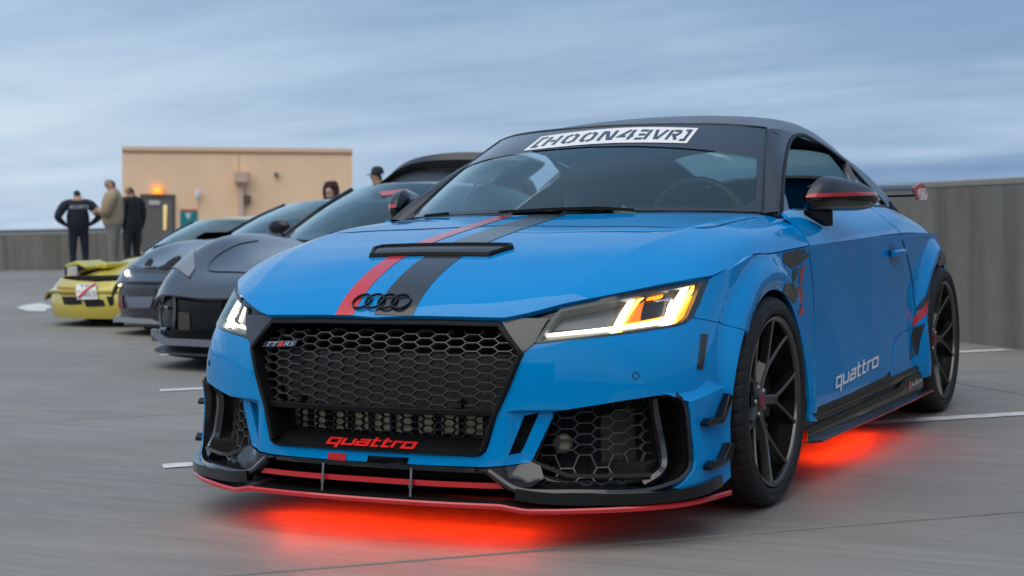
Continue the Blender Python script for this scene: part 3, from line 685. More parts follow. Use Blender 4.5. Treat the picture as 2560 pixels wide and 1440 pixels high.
# ---------------------------------------------------------------- wheels
def make_wheel(parent, y, x_out=.905, steer=0, text=True):
    """parts of one wheel on the car's left; the rim carries tyre, disc, hub cap and nuts"""
    mb = MB(); sd_ = MB(); c = (x_out, y, WZ)
    # lip, and the dark barrel behind it
    mb.lathe([(.2665, -.016), (.2675, -.004), (.2655, .001), (.2600, .000), (.2520, -.006), (.2500, -.014)], c, (1, 0, 0), 72)
    sd_.lathe([(.2500, -.014), (.2490, -.05), (.236, -.10), (.232, -.22), (.262, -.235)], c, (1, 0, 0), 72)
    for k in range(5):
        w0 = 2*math.pi*k/5 - R_(4)
        e = lambda r, w, x: np.array([x_out+x, y+r*math.cos(w), WZ+r*math.sin(w)])
        # stem then two arms; section narrow at the face, wider behind
        def arm(p, w_, dpt, taper=1.0):
            P = np.array(p); V = []
            for i, q in enumerate(P):
                t = P[min(i+1, len(P)-1)]-P[max(i-1, 0)]; t /= np.linalg.norm(t); s = np.cross(t, (1, 0, 0)); s /= np.linalg.norm(s); ww = w_[i]; n_ = np.array([1., 0, 0])
                V += [q+s*ww*.5-n_*.003, q+s*ww*.36, q-s*ww*.36, q-s*ww*.5-n_*.003, q-s*ww*.85-n_*dpt[i], q+s*ww*.85-n_*dpt[i]]
            m_ = len(P); Fq = lambda js: [(i*6+j, i*6+(j+1) % 6, (i+1)*6+(j+1) % 6, (i+1)*6+j) for i in range(m_-1) for j in js]
            mb.add(V, Fq((0, 1, 2))); sd_.add(V, Fq((3, 4, 5)))
        arm([e(.030, w0, -.050), e(.070, w0, -.046), e(.125, w0, -.034)], [.036, .031, .028], [.03, .03, .028])
        for sg in (-1, 1):
            arm([e(.112, w0+sg*R_(2), -.037), e(.150, w0+sg*R_(8.5), -.029), e(.205, w0+sg*R_(14.5), -.018), e(.252, w0+sg*R_(18), -.007)], [.0165, .0130, .0115, .0135], [.028, .026, .028, .03])
    sd_.lathe([(0, -.044), (.030, -.044), (.036, -.048), (.052, -.052), (.060, -.060), (.060, -.10), (0, -.10)], c, (1, 0, 0), 32)
    rim = mb.build('wheel', RIM, parent, smooth=32); sd_.build('rim_barrel', mat('rim_black', (.006, .006, .006), .25, coat=.5), rim, smooth=32)
    MB().lathe([(0, -.040), (.020, -.0405), (.026, -.0425), (.0275, -.046)], c, (1, 0, 0), 28).build('hub_cap', mat('red_hub_cap', (.22, .02, .025), .35), rim, smooth=60)
    for k in range(5):
        w = 2*math.pi*(k+.5)/5; MB().lathe([(0, -.046), (.009, -.046), (.0105, -.05), (.0105, -.07)], (x_out, y+.044*math.cos(w), WZ+.044*math.sin(w)), (1, 0, 0), 6).build('wheel_nut', STEEL, rim)
    MB().lathe([(.05, -.115), (.175, -.115), (.178, -.12), (.178, -.145), (.05, -.145)], c, (1, 0, 0), 48).build('brake_disc', mat('brake_disc', (.035, .034, .033), .4, metal=.8), rim, smooth=40)
    cb = MB().tube([(x_out-.105, y+.15*math.cos(w), WZ+.15*math.sin(w)) for w in np.linspace(R_(-35), R_(35), 8)], 1., up=(1, 0, 0), prof=rect(.035, .03)); cb.build('brake_caliper', GLOSS, rim, smooth=30, bevel=.004)
    # tyre: sidewall ridges, blocks cut by shoulder grooves
    prof = [(.262, -.020), (.268, -.008), (.276, .004), (.286, .0075), (.290, .0075), (.292, .0060), (.306, .0055), (.309, .0035), (.318, -.002), (.3255, -.012), (.3290, -.026), (.3302, -.044), (.3304, -.052), (.3235, -.055), (.3235, -.064), (.3306, -.067), (.3308, -.100), (.324, -.103), (.324, -.113), (.3308, -.116), (.3308, -.148), (.324, -.151), (.324, -.160), (.3304, -.163), (.329, -.195), (.318, -.222), (.30, -.232), (.265, -.215)]
    n = 240; G = []
    for i in range(n):
        w = 2*math.pi*i/n; row = []
        for j, (r, h) in enumerate(prof):
            if 8 <= j <= 12 or 23 <= j <= 25:
                if i % 5 == 0: r -= .0045 if j in (9, 10, 11, 12, 23, 24) else .0022
            wi = w+.012*math.sin(j*.7)
            row.append((x_out+h, y+r*math.cos(wi), WZ+r*math.sin(wi)))
        G.append(row)
    ty = MB().grid(G, cu=True).build('tyre', RUBBER, rim, smooth=28)
    if text:
        for a_c in (R_(96), R_(276)):
            V, F = font2d('MICHELIN', 1.0); lo, hi = V.min(0), V.max(0); P = []
            span = R_(44)
            for p in V:
                t = (p-lo)/(hi-lo); w = a_c+span/2-t[0]*span; r = .2925+.0145*t[1] 
                P.append((x_out+.0068, y+r*math.cos(w), WZ+r*math.sin(w)))
            MB().add(P, F).build('sidewall_lettering', mat('tyre_letter_rubber', (.075, .075, .076), .45), ty)
    return rim
def copy_tree(o, parent, fn):
    c = fn(o, parent)
    for ch in [q for q in o.children]: copy_tree(ch, c, fn)
    return c
for yy in (WF, WR):
    r = make_wheel(TT, yy)
    copy_tree(r, TT, lambda o, p: mirror_obj(o, p))
# wheel housings and floor
for yy in (WF, WR):
    mb = MB(); mb.lathe([(.37, -.03), (.385, -.10), (.385, -.34), (.05, -.36)], (.89, yy, WZ), (1, 0, 0), 40, R_(155), R_(385))
    o = mb.build('arch_liner', DEEP, TT, smooth=40); mirror_obj(o, TT)

# ---------------------------------------------------------------- nose
fy = front_y
# grille surround: inner frame swept round the opening
gp = [(.0, .636), (.20, .636), (.388, .632), (.463, .545), (.430, .455), (.393, .372), (.362, .275), (.345, .262), (.20, .262), (0, .262)]
fr = [(x, fy(x, z)-.004, z) for x, z in gp]
def sym_loop(P): return [tuple(p) for p in P]+[(-p[0], p[1], p[2]) for p in P[::-1][1:-1]] if abs(P[0][0]) < 1e-6 and abs(P[-1][0]) < 1e-6 else None
gdense = []
for a, b in zip(gp[:-1], gp[1:]):
    for t in np.linspace(0, 1, 7, endpoint=False): gdense.append((a[0]+(b[0]-a[0])*t, a[1]+(b[1]-a[1])*t))
gdense.append(gp[-1])
def inset(pl, d):
    P = np.array(pl); c = np.array([0, .45]); out = []
    for i, p in enumerate(P):
        t = P[min(i+1, len(P)-1)]-P[max(i-1, 0)]; t = t/np.linalg.norm(t); n_ = np.array([t[1], -t[0]])
        q = p+n_*d*(.3 if p[1] < .27 else 1.0)
        if p[0] < 1e-6: q[0] = 0
        out.append(q)
    return np.array(out)
rings = [(0.0, .006), (.0, -.008), (.006, -.011), (.014, -.008), (.017, .004), (.018, .045), (.03, .085)]
G = []
for d, off in rings:
    q = inset(gdense, d); half = [np.array([x, fy(x, z)+off, z]) for x, z in q]
    G.append(half+[np.array([-p[0], p[1], p[2]]) for p in half[::-1][1:-1]])
grille = MB().grid(np.array(G), cv=True).build('grille', PLAST, TT, smooth=40)
def RC(x, z, surf=belt): return surf.rc((x, fy(x, z), z))
up_o = [(0, .620), (.385, .616), (.448, .545), (.420, .46), (.390, .386), (0, .386)]
def both(L): return [tuple(p) for p in L]+[(p[0], -p[1]) for p in L[::-1] if abs(p[1]) > 1e-4]
up_rc = both([RC(x, z) for x, z in poly(up_o, 6)])
hexmesh('honeycomb_mesh', belt, up_rc, .0500, .0262, .0165, mat('mesh_black', (.055, .055, .056), .28, coat=.6, spec=.5), grille, -.030, bar=.0036, depth=.016, mirror='none', c0=0, r0=.3, rc=True)
# divider bar between the two meshes
P = [(x, fy(x, .378)+.022, .378) for x in np.linspace(-.392, .392, 25)]
MB().tube(P, 1., prof=rect(.014, .0085)).build('divider_bar', PLAST, grille, smooth=35, bevel=.002)
lo_o = [(0, .370), (.375, .370), (.355, .305), (0, .305)]
hexmesh('lower_mesh', belt, both([RC(x, z) for x, z in poly(lo_o, 6)]), .0345, .0190, .0105, mat('mesh_dark', (.008, .008, .008), .4), grille, -.075, bar=.0040, depth=.012, mirror='none', c0=.008, r0=.25, rc=True)
# bottom tray of the grille, sloping up and in
tray_net = [[(x, fy(x, .266)+dy, z) for x in np.linspace(-.350, .350, 21)] for dy, z in ((.004, .2625), (.022, .272), (.045, .285), (.070, .298), (.095, .306))]
tray_s = Surf(tray_net); tray_s.sign = 1 if tray_s.normal([[tray_s.Lr/2, tray_s.Lc/2]])[0][2] > 0 else -1
tray = MB().grid(tray_net).build('grille_tray', PLAST, grille, smooth=60)
# coolers behind
def backplate(name, pl, dy, material, parent):
    G = [[(x, fy(x, zz)+dy, zz) for x in np.linspace(-xm, xm, 13)] for zz, xm in pl]
    return MB().grid(G).build(name, material, parent)
fins = mat('cooler_fins', (.060, .060, .057), .6, spec=.2, noise=.5, nscale=160, bump=.4, bscale=420)
core = mat('condenser_core', (.60, .53, .38), .5, metal=.0, noise=.5, nscale=190, bump=.5, bscale=300)
backplate('cooler', [(.535, .46), (.45, .44), (.375, .41)], .085, fins, grille)
backplate('condenser', [(.372, .40), (.33, .39), (.285, .37)], .135, core, grille)
backplate('grille_void', [(.66, .50), (.50, .50), (.25, .44)], .20, DEEP, grille)
for xx in np.linspace(-.30, .30, 9): MB().box((xx, fy(xx, .33)+.125, .33), (.014, .012, .085)).build('condenser_bracket', DEEP, grille)
# parking sensors in the mesh
for xx in (-.27, .27):
    MB().lathe([(0, -.004), (.010, -.003), (.0125, .002), (.0125, .03)], (xx, fy(xx, .398)+.020, .398), (0, 1, 0), 20).build('parking_sensor', GLOSS, grille, smooth=50)
# TT RS badge on the mesh
q = [(653, 868), (736, 866), (744, 851), (662, 853)]
ym = fy(.36, .56)+.022
def on_front(px, off):
    # badge lies on the grille mesh: depth from the belt surface mirrored to the car's right
    out = []
    for u, v in px:
        p = at(u, v, y=-.86)
        for _ in range(4): p = at(u, v, y=fy(p[0], p[2])+off)
        out.append(p)
    return out
B = on_front(q, .016)
badge = MB().prism(B, (0, .006, 0)).build('model_badge', mat('badge_grey', (.10, .10, .105), .35, metal=.5), grille, bevel=.001)
def flat_word(name, V, F, quad, off, material, parent, box=None, th=.004):
    px = quad_map(V, quad, box); P = on_front([tuple(p) for p in px], off); mb = MB()
    n = len(P); mb.add(P, F); mb.add([p+np.array([0, th, 0]) for p in P], F)
    cnt = {}
    for f in F:
        for a, b in zip(f, f[1:]+f[:1]): cnt[(a, b)] = 1
    for a, b in list(cnt):
        if (b, a) not in cnt: mb.add([P[a], P[b], P[b]+np.array([0, th, 0]), P[a]+np.array([0, th, 0])], [(0, 1, 2, 3)])
    return mb.build(name, material, parent, weld=False)
V, F = font2d('TT', shear=.2); flat_word('badge_lettering', V, F, [(664, 865.5), (692, 865), (697, 854.5), (669, 855)], .0135, CHROME, badge, th=.002)
V, F = font2d('RS', shear=.2); flat_word('badge_lettering', V, F, [(708, 865), (733, 864.5), (739, 854), (713, 854)], .0135, CHROME, badge, th=.002)
flat_word('badge_slash', np.array([(0, 0), (1, 0), (1, 1), (0, 1)]), [(0, 1, 2, 3)], [(694, 866), (705, 865.8), (711, 853), (700, 853.2)], .0135, RED, badge, th=.002)
# red script in the tray
V, F, wx = word2d('quattro', .27, .22)
decal('quattro_script', tray_s, V, F, [(813, 1119.5), (1037, 1133.5), (1049, 1103), (822, 1089)], mat('red_script', (.75, .02, .02), .3, coat=.5), grille, lift=.003, th=.002)
# ---------------------------------------------------------------- panels beside the grille
panel('grille_pillar', belt, [(1254, 803), (1262, 799), (1320, 796.5), (1372, 797), (1336, 857.5), (1308, 883), (1302, 879)], SLATE, TT, h=.03, th=.015, lift=.003, mirror='copy')
panel('headlight_gap_trim', belt, [(1256, 797)]+[(u, v+2.5) for u, v in [(1290, 788), (1330, 780), (1400, 762), (1500, 742)]]+[(1500, 756), (1404, 774), (1376, 796), (1320, 795.5)], GLOSS, TT, h=.03, th=.0, lift=-.012, mirror='copy')
# ---------------------------------------------------------------- headlight (left traced, right mirrored)
def hz(x, y): return (1320+x/5.3333, 680+y/5.3333)
lens_o = [hz(78, 955), hz(430, 488)]+[hz(*p) for p in [(900, 395), (1300, 312), (1700, 232), (2100, 150), (2405, 88)]]+[hz(*p) for p in [(2380, 200), (2300, 400), (2215, 590), (2160, 650), (2080, 690), (1900, 735), (1500, 798), (1000, 858), (500, 910)]]
top_o = [(u, v+2) for u, v in [tuple(p) for p in curve([(1500, 742), (1600, 722), (1700, 702.5), (1772, 690.5)], 12)]]
HEADG = glass('headlight_glass', (.94, .95, .96), refl=1.0, ior=1.4)
AMB = lambda s: mat('amber_lamp_%d' % s, (.9, .35, .02), .4, emit=(1.0, .27, .006), estr=s*.36)
LEDW = mat('led_white', (.95, .95, .9), .4, emit=(1.0, .93, .74), estr=3.2)
LEDD = mat('led_dim', (.9, .88, .8), .4, emit=(1.0, .93, .74), estr=1.0)
LEDY = mat('led_yellow', (.95, .7, .2), .4, emit=(1.0, .50, .06), estr=2.6)
HB = mat('headlight_reflector', (.10, .105, .115), .30, metal=.6); HD = mat('headlight_bezel', (.030, .031, .034), .35)
head = panel('headlight', belt, lens_o, HEADG, TT, h=.03, th=.004, lift=.004)
hp = [head]
def hpart(name, pts, material, lift, th=.012, h=.02): 
    o = panel(name, belt, [hz(*p) for p in pts], material, head, h=h, th=th, lift=lift); hp.append(o); return o
o = panel('headlight_housing', belt, lens_o, HD, head, h=.03, th=.0, lift=-.065); hp.append(o)
o = panel('headlight_rim', belt, lens_o, HD, head, holes=[[hz(*p) for p in [(150, 920), (455, 512), (900, 425), (1700, 262), (2330, 135), (2225, 400), (2140, 590), (2060, 660), (1880, 700), (1000, 825), (500, 880)]]], h=.02, th=.05, lift=-.004); hp.append(o)
hpart('reflector_panel', [(330, 700), (480, 530), (1370, 345), (1150, 640)], HB, -.045)
hpart('lower_bezel', [(180, 880), (260, 800), (1150, 700), (1300, 690), (1930, 620), (1990, 650), (1880, 700), (1000, 822), (500, 876)], mat('ribbed_bezel', (.30, .29, .24), .35, metal=.6), -.036)
hpart('running_light', [(235, 815), (262, 775), (1150, 668), (1150, 715)], LEDW, -.030)
hpart('running_light', [(1300, 655), (1890, 558), (1890, 612), (1290, 695)], LEDW, -.030)
hpart('light_blade', [(1395, 290), (1480, 283), (1270, 690), (1205, 775), (1150, 770), (1160, 690)], LEDW, -.020)
hpart('light_blade', [(1505, 292), (1655, 245), (1560, 305), (1330, 640), (1265, 690), (1290, 560)], LEDY, -.022)
hpart('light_blade', [(2130, 160), (2215, 143), (1985, 640), (1950, 672), (1885, 680), (1880, 560)], LEDW, -.020)
hpart('amber_blade', [(2225, 215), (2288, 128), (2275, 215), (2030, 640), (1975, 655)], LEDY, -.022)
hpart('amber_blade', [(2262, 290), (2292, 255), (2160, 555), (2040, 650), (2010, 652), (2120, 560)], AMB(4), -.026)
hpart('amber_blade', [(1225, 760), (1245, 700), (1305, 690), (1295, 745)], LEDY, -.026)
hpart('amber_blade', [(1660, 250), (1870, 228), (1870, 262), (1660, 290)], AMB(4), -.030)
hpart('amber_blade', [(1360, 612), (1880, 528), (1880, 552), (1360, 640)], AMB(4), -.034)
hpart('amber_reflector', [(1480, 370), (1640, 285), (1600, 420), (1580, 560), (1360, 600)], mat('amber_tinted_reflector', (.55, .20, .02), .3, emit=(1.0, .22, .0), estr=.28), -.040)
hpart('projector', [(1620, 330), (1680, 300), (1900, 290), (1930, 320), (1900, 510), (1800, 535), (1600, 570)], mat('projector_dark', (.05, .045, .045), .2, metal=.5), -.044)
hpart('projector_frame', [(1760, 285), (2010, 262), (2030, 300), (1960, 520), (1930, 520), (1990, 300), (1760, 310)], CHROME, -.040, th=.008)
def mirror_headlight():
    c = mirror_obj(head, TT)
    white = {'amber_blade': HB, 'amber_reflector': HB, 'projector_strut': HB}
    for o in hp[1:]:
        k = mirror_obj(o, c); b = o.name.split('.')[0]
        if b in white: k.data.materials[0] = white[b]
        elif o.data.materials[0] is LEDY: k.data.materials[0] = LEDW
    return c
mirror_headlight()
tr = panel('headlight_top_seal', belt, top_o+[hz(*p) for p in [(2405, 80), (2100, 140), (1700, 222), (1300, 302), (960, 378)]], GLOSS, TT, h=.03, th=0, lift=-.006, mirror='copy')
# ---------------------------------------------------------------- bumper: intakes, pods, fins
def z2(x, y): return (1200+x/2.1814, 640+y/2.1814)
mouth = [z2(*p) for p in [(290, 1118), (405, 845), (520, 822), (960, 752), (1075, 770), (1120, 830), (1146, 1120), (1118, 1190), (1005, 1275), (640, 1282), (300, 1280), (230, 1255)]]
panel('intake_void', belt, mouth, DEEP, TT, h=.04, th=0, lift=-.115, mirror='copy')
panel('intake_wall', belt, mouth, PLAST, TT, holes=[[tuple(np.array(z2(640, 1010))+(np.array(p)-np.array(z2(640, 1010)))*.955) for p in mouth]], h=.03, th=.11, lift=-.006, mirror='copy')
mesh_o = [z2(*p) for p in [(300, 1105), (415, 862), (520, 838), (950, 772), (985, 980), (1000, 1130), (940, 1182), (480, 1186)]]
hexmesh('intake_mesh', belt, mesh_o, .0520, .0300, .0165, MATS['mesh_black'], TT, -.060, bar=.0040, depth=.014, mirror='copy', c0=.012)
cool = panel('side_cooler', belt, [z2(*p) for p in [(700, 880), (930, 850), (940, 1150), (700, 1150)]], mat('oil_cooler', (.05, .035, .022), .5, noise=.6, nscale=150), TT, h=.05, th=0, lift=-.105, mirror='copy')
hr = MB().lathe([(0, -.006), (.018, -.004), (.027, .004), (.030, .02)], belt.pt(z2(452, 1035), -.085), belt.normal([belt.rc(z2(452, 1035))])[0]*-1, 20).build('horn', mat('horn_metal', (.32, .27, .20), .5, noise=.4, nscale=200), TT, smooth=50); mirror_obj(hr, TT)
# rails and carbon fin of the intake
band('intake_rail', belt, [z2(*p) for p in [(283, 1116), (330, 1135), (480, 1192), (600, 1197), (935, 1190)]], SLATE, TT, rect(.006, .0055), lift=-.004)
band('intake_fin', belt, [z2(*p) for p in [(958, 770), (972, 850), (1000, 980), (1016, 1120), (985, 1180), (900, 1248)]], CARBON, TT, [(-.009, -.012), (.009, -.012), (.012, .006), (0, .014), (-.012, .006)], lift=-.018, n=24, up=(1, -.5, .2))
pod_px = [(1221, 1179), (1250, 1200), (1277, 1218), (1302, 1227), (1337, 1231), (1450, 1231), (1599, 1229), (1660, 1215), (1700, 1196), (1719, 1170), (1721, 1140), (1712, 1040), (1700, 1002), (1686, 989)]
band('pod_rim', belt, pod_px, SLATE, TT, [(-.006, -.012), (.008, -.012), (.010, .004), (.004, .010), (-.006, .010)], lift=.004, n=60, up=(.6, -.6, .4))
panel('pod', belt, [(1190, 1172.5), (1229, 1170), (1312, 1161), (1328, 1156), (1352, 1167), (1360, 1196), (1330, 1216), (1300, 1219), (1277, 1213), (1250, 1196), (1222, 1180)], SLATE, TT, h=.03, th=.02, lift=.006, mirror='copy')
panel('pod_scoop', belt, [(1352, 1167), (1420, 1189), (1500, 1190), (1632, 1187), (1612, 1210), (1560, 1224), (1345, 1224), (1325, 1214)], GLOSS, TT, h=.03, th=.01, lift=-.045, mirror='copy')
lipP = [(0, -.95, .2355), (990, 1163), (1100, 1168.5), (1190, 1171.5)]
panel('lip_trim', belt, [(0, -.945, .2290), (990, 1160.5), (1100, 1166), (1189, 1170.5), (1188, 1180), (1100, 1177.5), (990, 1172), (0, -.945, .2170)], SLATE, TT, h=.02, th=.03, lift=.004, mirror='join')
# lip film: red and black ends of the bonnet stripes
for nm, m_, q in (('lip_stripe', RED, [(822, 1131), (866, 1134), (862, 1152), (818, 1148.5)]), ('lip_stripe', GLOSS, [(921, 1138.5), (1022, 1144.5), (1016, 1161.5), (916, 1155)])):
    P = []
    for u, v in [tuple(p) for p in poly(q+[q[0]], 4)[:-1]]:
        p = at(u, v, y=-.945)
        for _ in range(4): p = at(u, v, y=fy(p[0], p[2])-.0025)
        P.append(p)
    MB().add(P, [tuple(range(len(P)))]).build(nm, m_, TT)
# the blue corner piece with its fins
cp_face = [(1712, 1003), (1735, 994), (1801, 969), (1812, 990), (1817, 1060), (1816, 1150), (1814, 1190), (1788, 1214), (1668, 1226), (1700, 1204), (1723, 1172), (1727, 1140), (1717, 1040)]
corner = panel('corner_aero_panel', belt, cp_face, BLUE, TT, h=.025, th=.03, lift=.020); cc = mirror_obj(corner, TT)
a = belt.pts([(1648, 979), (1766, 948)], .001); b_ = belt.pts([(1712, 1003), (1801, 969)], .020)
G = np.array([[a[0]*(1-t)+a[1]*t for t in np.linspace(0, 1, 8)], [b_[0]*(1-t)+b_[1]*t for t in np.linspace(0, 1, 8)]])
o = MB().grid(G).build('corner_shelf', BLUE, corner); mirror_obj(o, cc)
o = MB().add([a[1], b_[1], belt.pt((1808, 1000), .002), belt.pt((1790, 965), .001)], [(0, 1, 2, 3)]).build('corner_shelf_end', BLUE, corner); mirror_obj(o, cc)
for pl in ([(1168, 905), (1190, 880), (1248, 865), (1300, 745), (1335, 765), (1290, 850), (1250, 905), (1170, 928)], [(1182, 1140), (1205, 1115), (1252, 1105), (1295, 1018), (1328, 1035), (1290, 1105), (1250, 1140), (1185, 1165)]):
    px = [z2(*p) for p in pl]; P = belt.pts(px, .021); N_ = belt.normal(belt.rcs(px)); Q = P+N_*.030
    mb = MB(); n_ = len(px); mb.add(list(P)+list(Q), [tuple(range(n_))[::-1], tuple(range(n_, 2*n_))]+[(i, (i+1) % n_, n_+(i+1) % n_, n_+i) for i in range(n_)])
    o = mb.build('canard', GLOSS, TT, bevel=.002); mirror_obj(o, TT)
vp = panel('vent_back', belt, [(1305, 1036), (1352, 1028), (1307, 1138), (1265, 1143)], DEEP, TT, h=.05, th=0, lift=-.045, mirror='copy')
# side marker, sensor, tow cover
panel('side_marker', belt, [z2(*p) for p in [(1205, 425), (1238, 428), (1210, 618), (1182, 618)]], mat('smoked_amber', (.012, .007, .004), .3, coat=.4), TT, h=.03, th=.004, lift=.004, mirror='copy')
def ring(name, surf, c, r, material, parent, rt=.0012, lift=0.001):
    p = surf.pt(c, lift); n_ = surf.normal([surf.rc(c)])[0]; e1 = np.cross(n_, (0, 0, 1)); e1 /= np.linalg.norm(e1); e2 = np.cross(n_, e1)
    return MB().tube([p+r*(math.cos(w)*e1+math.sin(w)*e2) for w in np.linspace(0, 2*math.pi, 24, endpoint=False)], rt, 5, closed=True, up=n_).build(name, material, parent)
SEAM = mat('panel_seam', (.0, .03, .09), .5)
o = ring('sensor_ring', belt, z2(848, 652), .0092, SEAM, TT); mirror_obj(o, TT)
# ---------------------------------------------------------------- splitter
sp_r = [(0, -.988, .132), (.15, -.984, .132), (.30, -.968, .131), (.425, -.945, .130), (.455, -.938, .124), (.49, -.922, .117), (.56, -.885, .115), (.668, -.822, .115), (.765, -.750, .115), (.845, -.663, .116), (.878, -.585, .117), (.912, -.455, .119)]
S = curve(sp_r, 60); S[:, 2] = np.interp(S[:, 0], [p[0] for p in sp_r], [p[2] for p in sp_r])
full = np.vstack([S, (S*[-1, 1, 1])[::-1][1:-1]]) if False else np.vstack([(S*[-1, 1, 1])[::-1][:-1], S])
def inner(P, d): 
    out = []
    for i in range(len(P)):
        t = P[min(i+1, len(P)-1)]-P[max(i-1, 0)]; n_ = np.array([-t[1], t[0], 0]); n_ /= np.linalg.norm(n_); out.append(P[i]+n_*d)
    return np.array(out)
back = np.array([(np.clip(p[0], -.80, .80), max(p[1]+.10, -.62), p[2]+.012) for p in full])
i1 = inner(full, .004)
top = np.array([full+[0, 0, .004], inner(full, .03)+[0, 0, .006], back]); bot = np.array([back-[0, 0, .012], full-[0, 0, .006]])
splitter = MB().grid(np.concatenate([top, bot]), cu=True).build('splitter', CARBON, TT, smooth=30)
MB().tube(full, 1., prof=[(-.004, -.0075), (.005, -.0075), (.006, .002), (.002, .0065), (-.004, .006)]).build('splitter_edge', RED, splitter, smooth=40)
# upper blade with its red edge, struts
B_ = [(x, fy(x, .18)-.002+.012*(abs(x)/.45)**2, .1815-.004*(abs(x)/.45)**2) for x in np.linspace(-.452, .452, 41)]
blade = MB().grid(np.array([[np.array(p) for p in B_], [np.array(p)+[0, .07, .004] for p in B_], [np.array(p)+[0, .07, -.002] for p in B_], [np.array(p)+[0, 0, -.006] for p in B_]]), cu=True).build('splitter_blade', GLOSS, TT, smooth=30)
MB().tube(B_, 1., prof=rect(.003, .0075)).build('blade_edge', RED, blade, smooth=40)
for xx in (-.148, .148):
    o = MB().tube([(xx, -.955, .222), (xx, -.962, .175)], .0042, 10).tube([(xx, -.962, .177), (xx, -.963, .168)], .0062, 6).tube([(xx, -.962, .172), (xx, -.965, .143)], .0042, 10)
    o.build('splitter_strut', STEEL, TT, smooth=50)
# lower opening behind the blades
G = [[(x, fy(x, .2)+dy, z) for x in np.linspace(-.50, .50, 15)] for dy, z in ((.02, .232), (.10, .236), (.12, .20), (.12, .155), (.05, .147))]
MB().grid(G).build('lower_duct', PLAST, TT, smooth=30)
G = [[(x, fy(x, .2)+.085, z) for x in np.linspace(-.46, .46, 21)] for z in (.212, .200)]
MB().grid(G).build('lower_cooler', core, TT)
rp_ = [(.45, -.905, .160), (.52, -.880, .150), (.66, -.810, .143), (.80, -.715, .142), (.878, -.60, .150), (.895, -.50, .160)]
band('splitter_riser', None, curve(rp_, 30), GLOSS, TT, rect(.012, .016))

# ---------------------------------------------------------------- greenhouse: pillars, side glass, trims
# A-pillar: loft between the screen edge and the front of the side window
wsE = ws_s.eval([(r, ws_s.Lc) for r in np.linspace(0, ws_s.Lr, 24)])
dlo_px = [(1952, 533), (1954, 500), (1958, 441), (1963, 400), (1970, 366), (1977, 349), (1985, 341), (1992, 338)]
dloE = curve([sg_s.pt(p) for p in dlo_px], 24)
G = []
for k in range(24):
    a, b = wsE[k], dloE[k]; o_ = np.array([.55, -.65, .35]); row = []
    for t in np.linspace(0, 1, 9):
        row.append(a*(1-t)+b*t+o_*.020*math.sin(math.pi*t)**.8+o_*.002)
    G.append(row)
ap = MB().grid(G).build('a_pillar', SATIN, TT, smooth=60); mirror_obj(ap, TT)
# rail, rear pillar: the side surface above the shoulder with the window cut out
def dz(x, y): return (1880+x/4.644, 290+y/4.644)
railP = [(sgx(y, z), y, z) for y, z in zip(np.interp(np.linspace(0, 1, 30), [0, .08, .25, .45, .65, .85, 1], [1.03, 1.10, 1.25, 1.55, 1.95, 2.35, 2.66]), np.interp(np.linspace(0, 1, 30), [0, .08, .25, .45, .65, .85, 1], [1.212, 1.216, 1.218, 1.190, 1.118, 1.015, .935]))]
dlo_top = [dz(*p) for p in [(520, 225), (580, 225), (700, 280), (850, 370), (1000, 480), (1100, 560), (1250, 720), (1400, 880), (1500, 985), (1550, 1048)]]
dlo_bot = [dz(*p) for p in [(1520, 1052), (1200, 1062), (900, 1085), (600, 1098), (335, 1132)]]
frame_o = [tuple(p) for p in dloE[::3]]+railP[1:]+[(sgx(2.66, .925), 2.66, .925), (sgx(2.45, .93), 2.45, .93), (sgx(2.3, .934), 2.3, .934)]+[dz(1600, 1062)]+[tuple(p) for p in curve(dlo_top[::-1], 24)]
panel('side_frame', sg_s, [p for p in railP if p[1] < 2.50]+[(sgx(2.48, .965), 2.48, .965), (sgx(2.30, .955), 2.30, .955), dz(1600, 1056)]+[tuple(p) for p in curve(dlo_top[::-1], 24)]+[(1988, 339.5)], SATIN, TT, h=.03, th=.012, lift=.001, mirror='copy')
win_loop = [tuple(p) for p in curve([(1952, 533), (1954, 500), (1958, 441), (1963, 400), (1970, 366), (1977, 349), (1985, 341), (1992, 338)], 20)]+[tuple(p) for p in curve(dlo_top, 24)][1:]+dlo_bot
WP = sg_s.pts(win_loop, .002)
o = MB().tube(WP, 1., closed=True, up=(1, 0, .4), prof=rect(.006, .005)).build('window_trim', PLAST, TT, smooth=50); mirror_obj(o, TT)
# rear quarter window and its divider; the front side window is wound down
qg = [dz(*p) for p in [(1095, 560), (1250, 725), (1400, 885), (1535, 1045), (1200, 1060)]]
panel('quarter_window', sg_s, qg, mat('quarter_glass_reflection', (.30, .38, .45), .06, coat=1), TT, h=.05, th=.004, lift=-.004, mirror='copy')  # opaque pale blue paints the reflection seen in the glass
dv = MB().tube(sg_s.pts([dz(1075, 530), dz(1140, 680), dz(1200, 830), dz(1260, 1060)], -.004), 1., up=(1, 0, 0), prof=rect(.008, .016)).build('window_divider', SATIN, TT, smooth=40); mirror_obj(dv, TT)
V, F = font2d('APR'); decal('window_sticker', sg_s, V, F, [dz(1405, 1000), dz(1485, 985), dz(1470, 930), dz(1405, 945)], WHITE, TT, lift=.004)
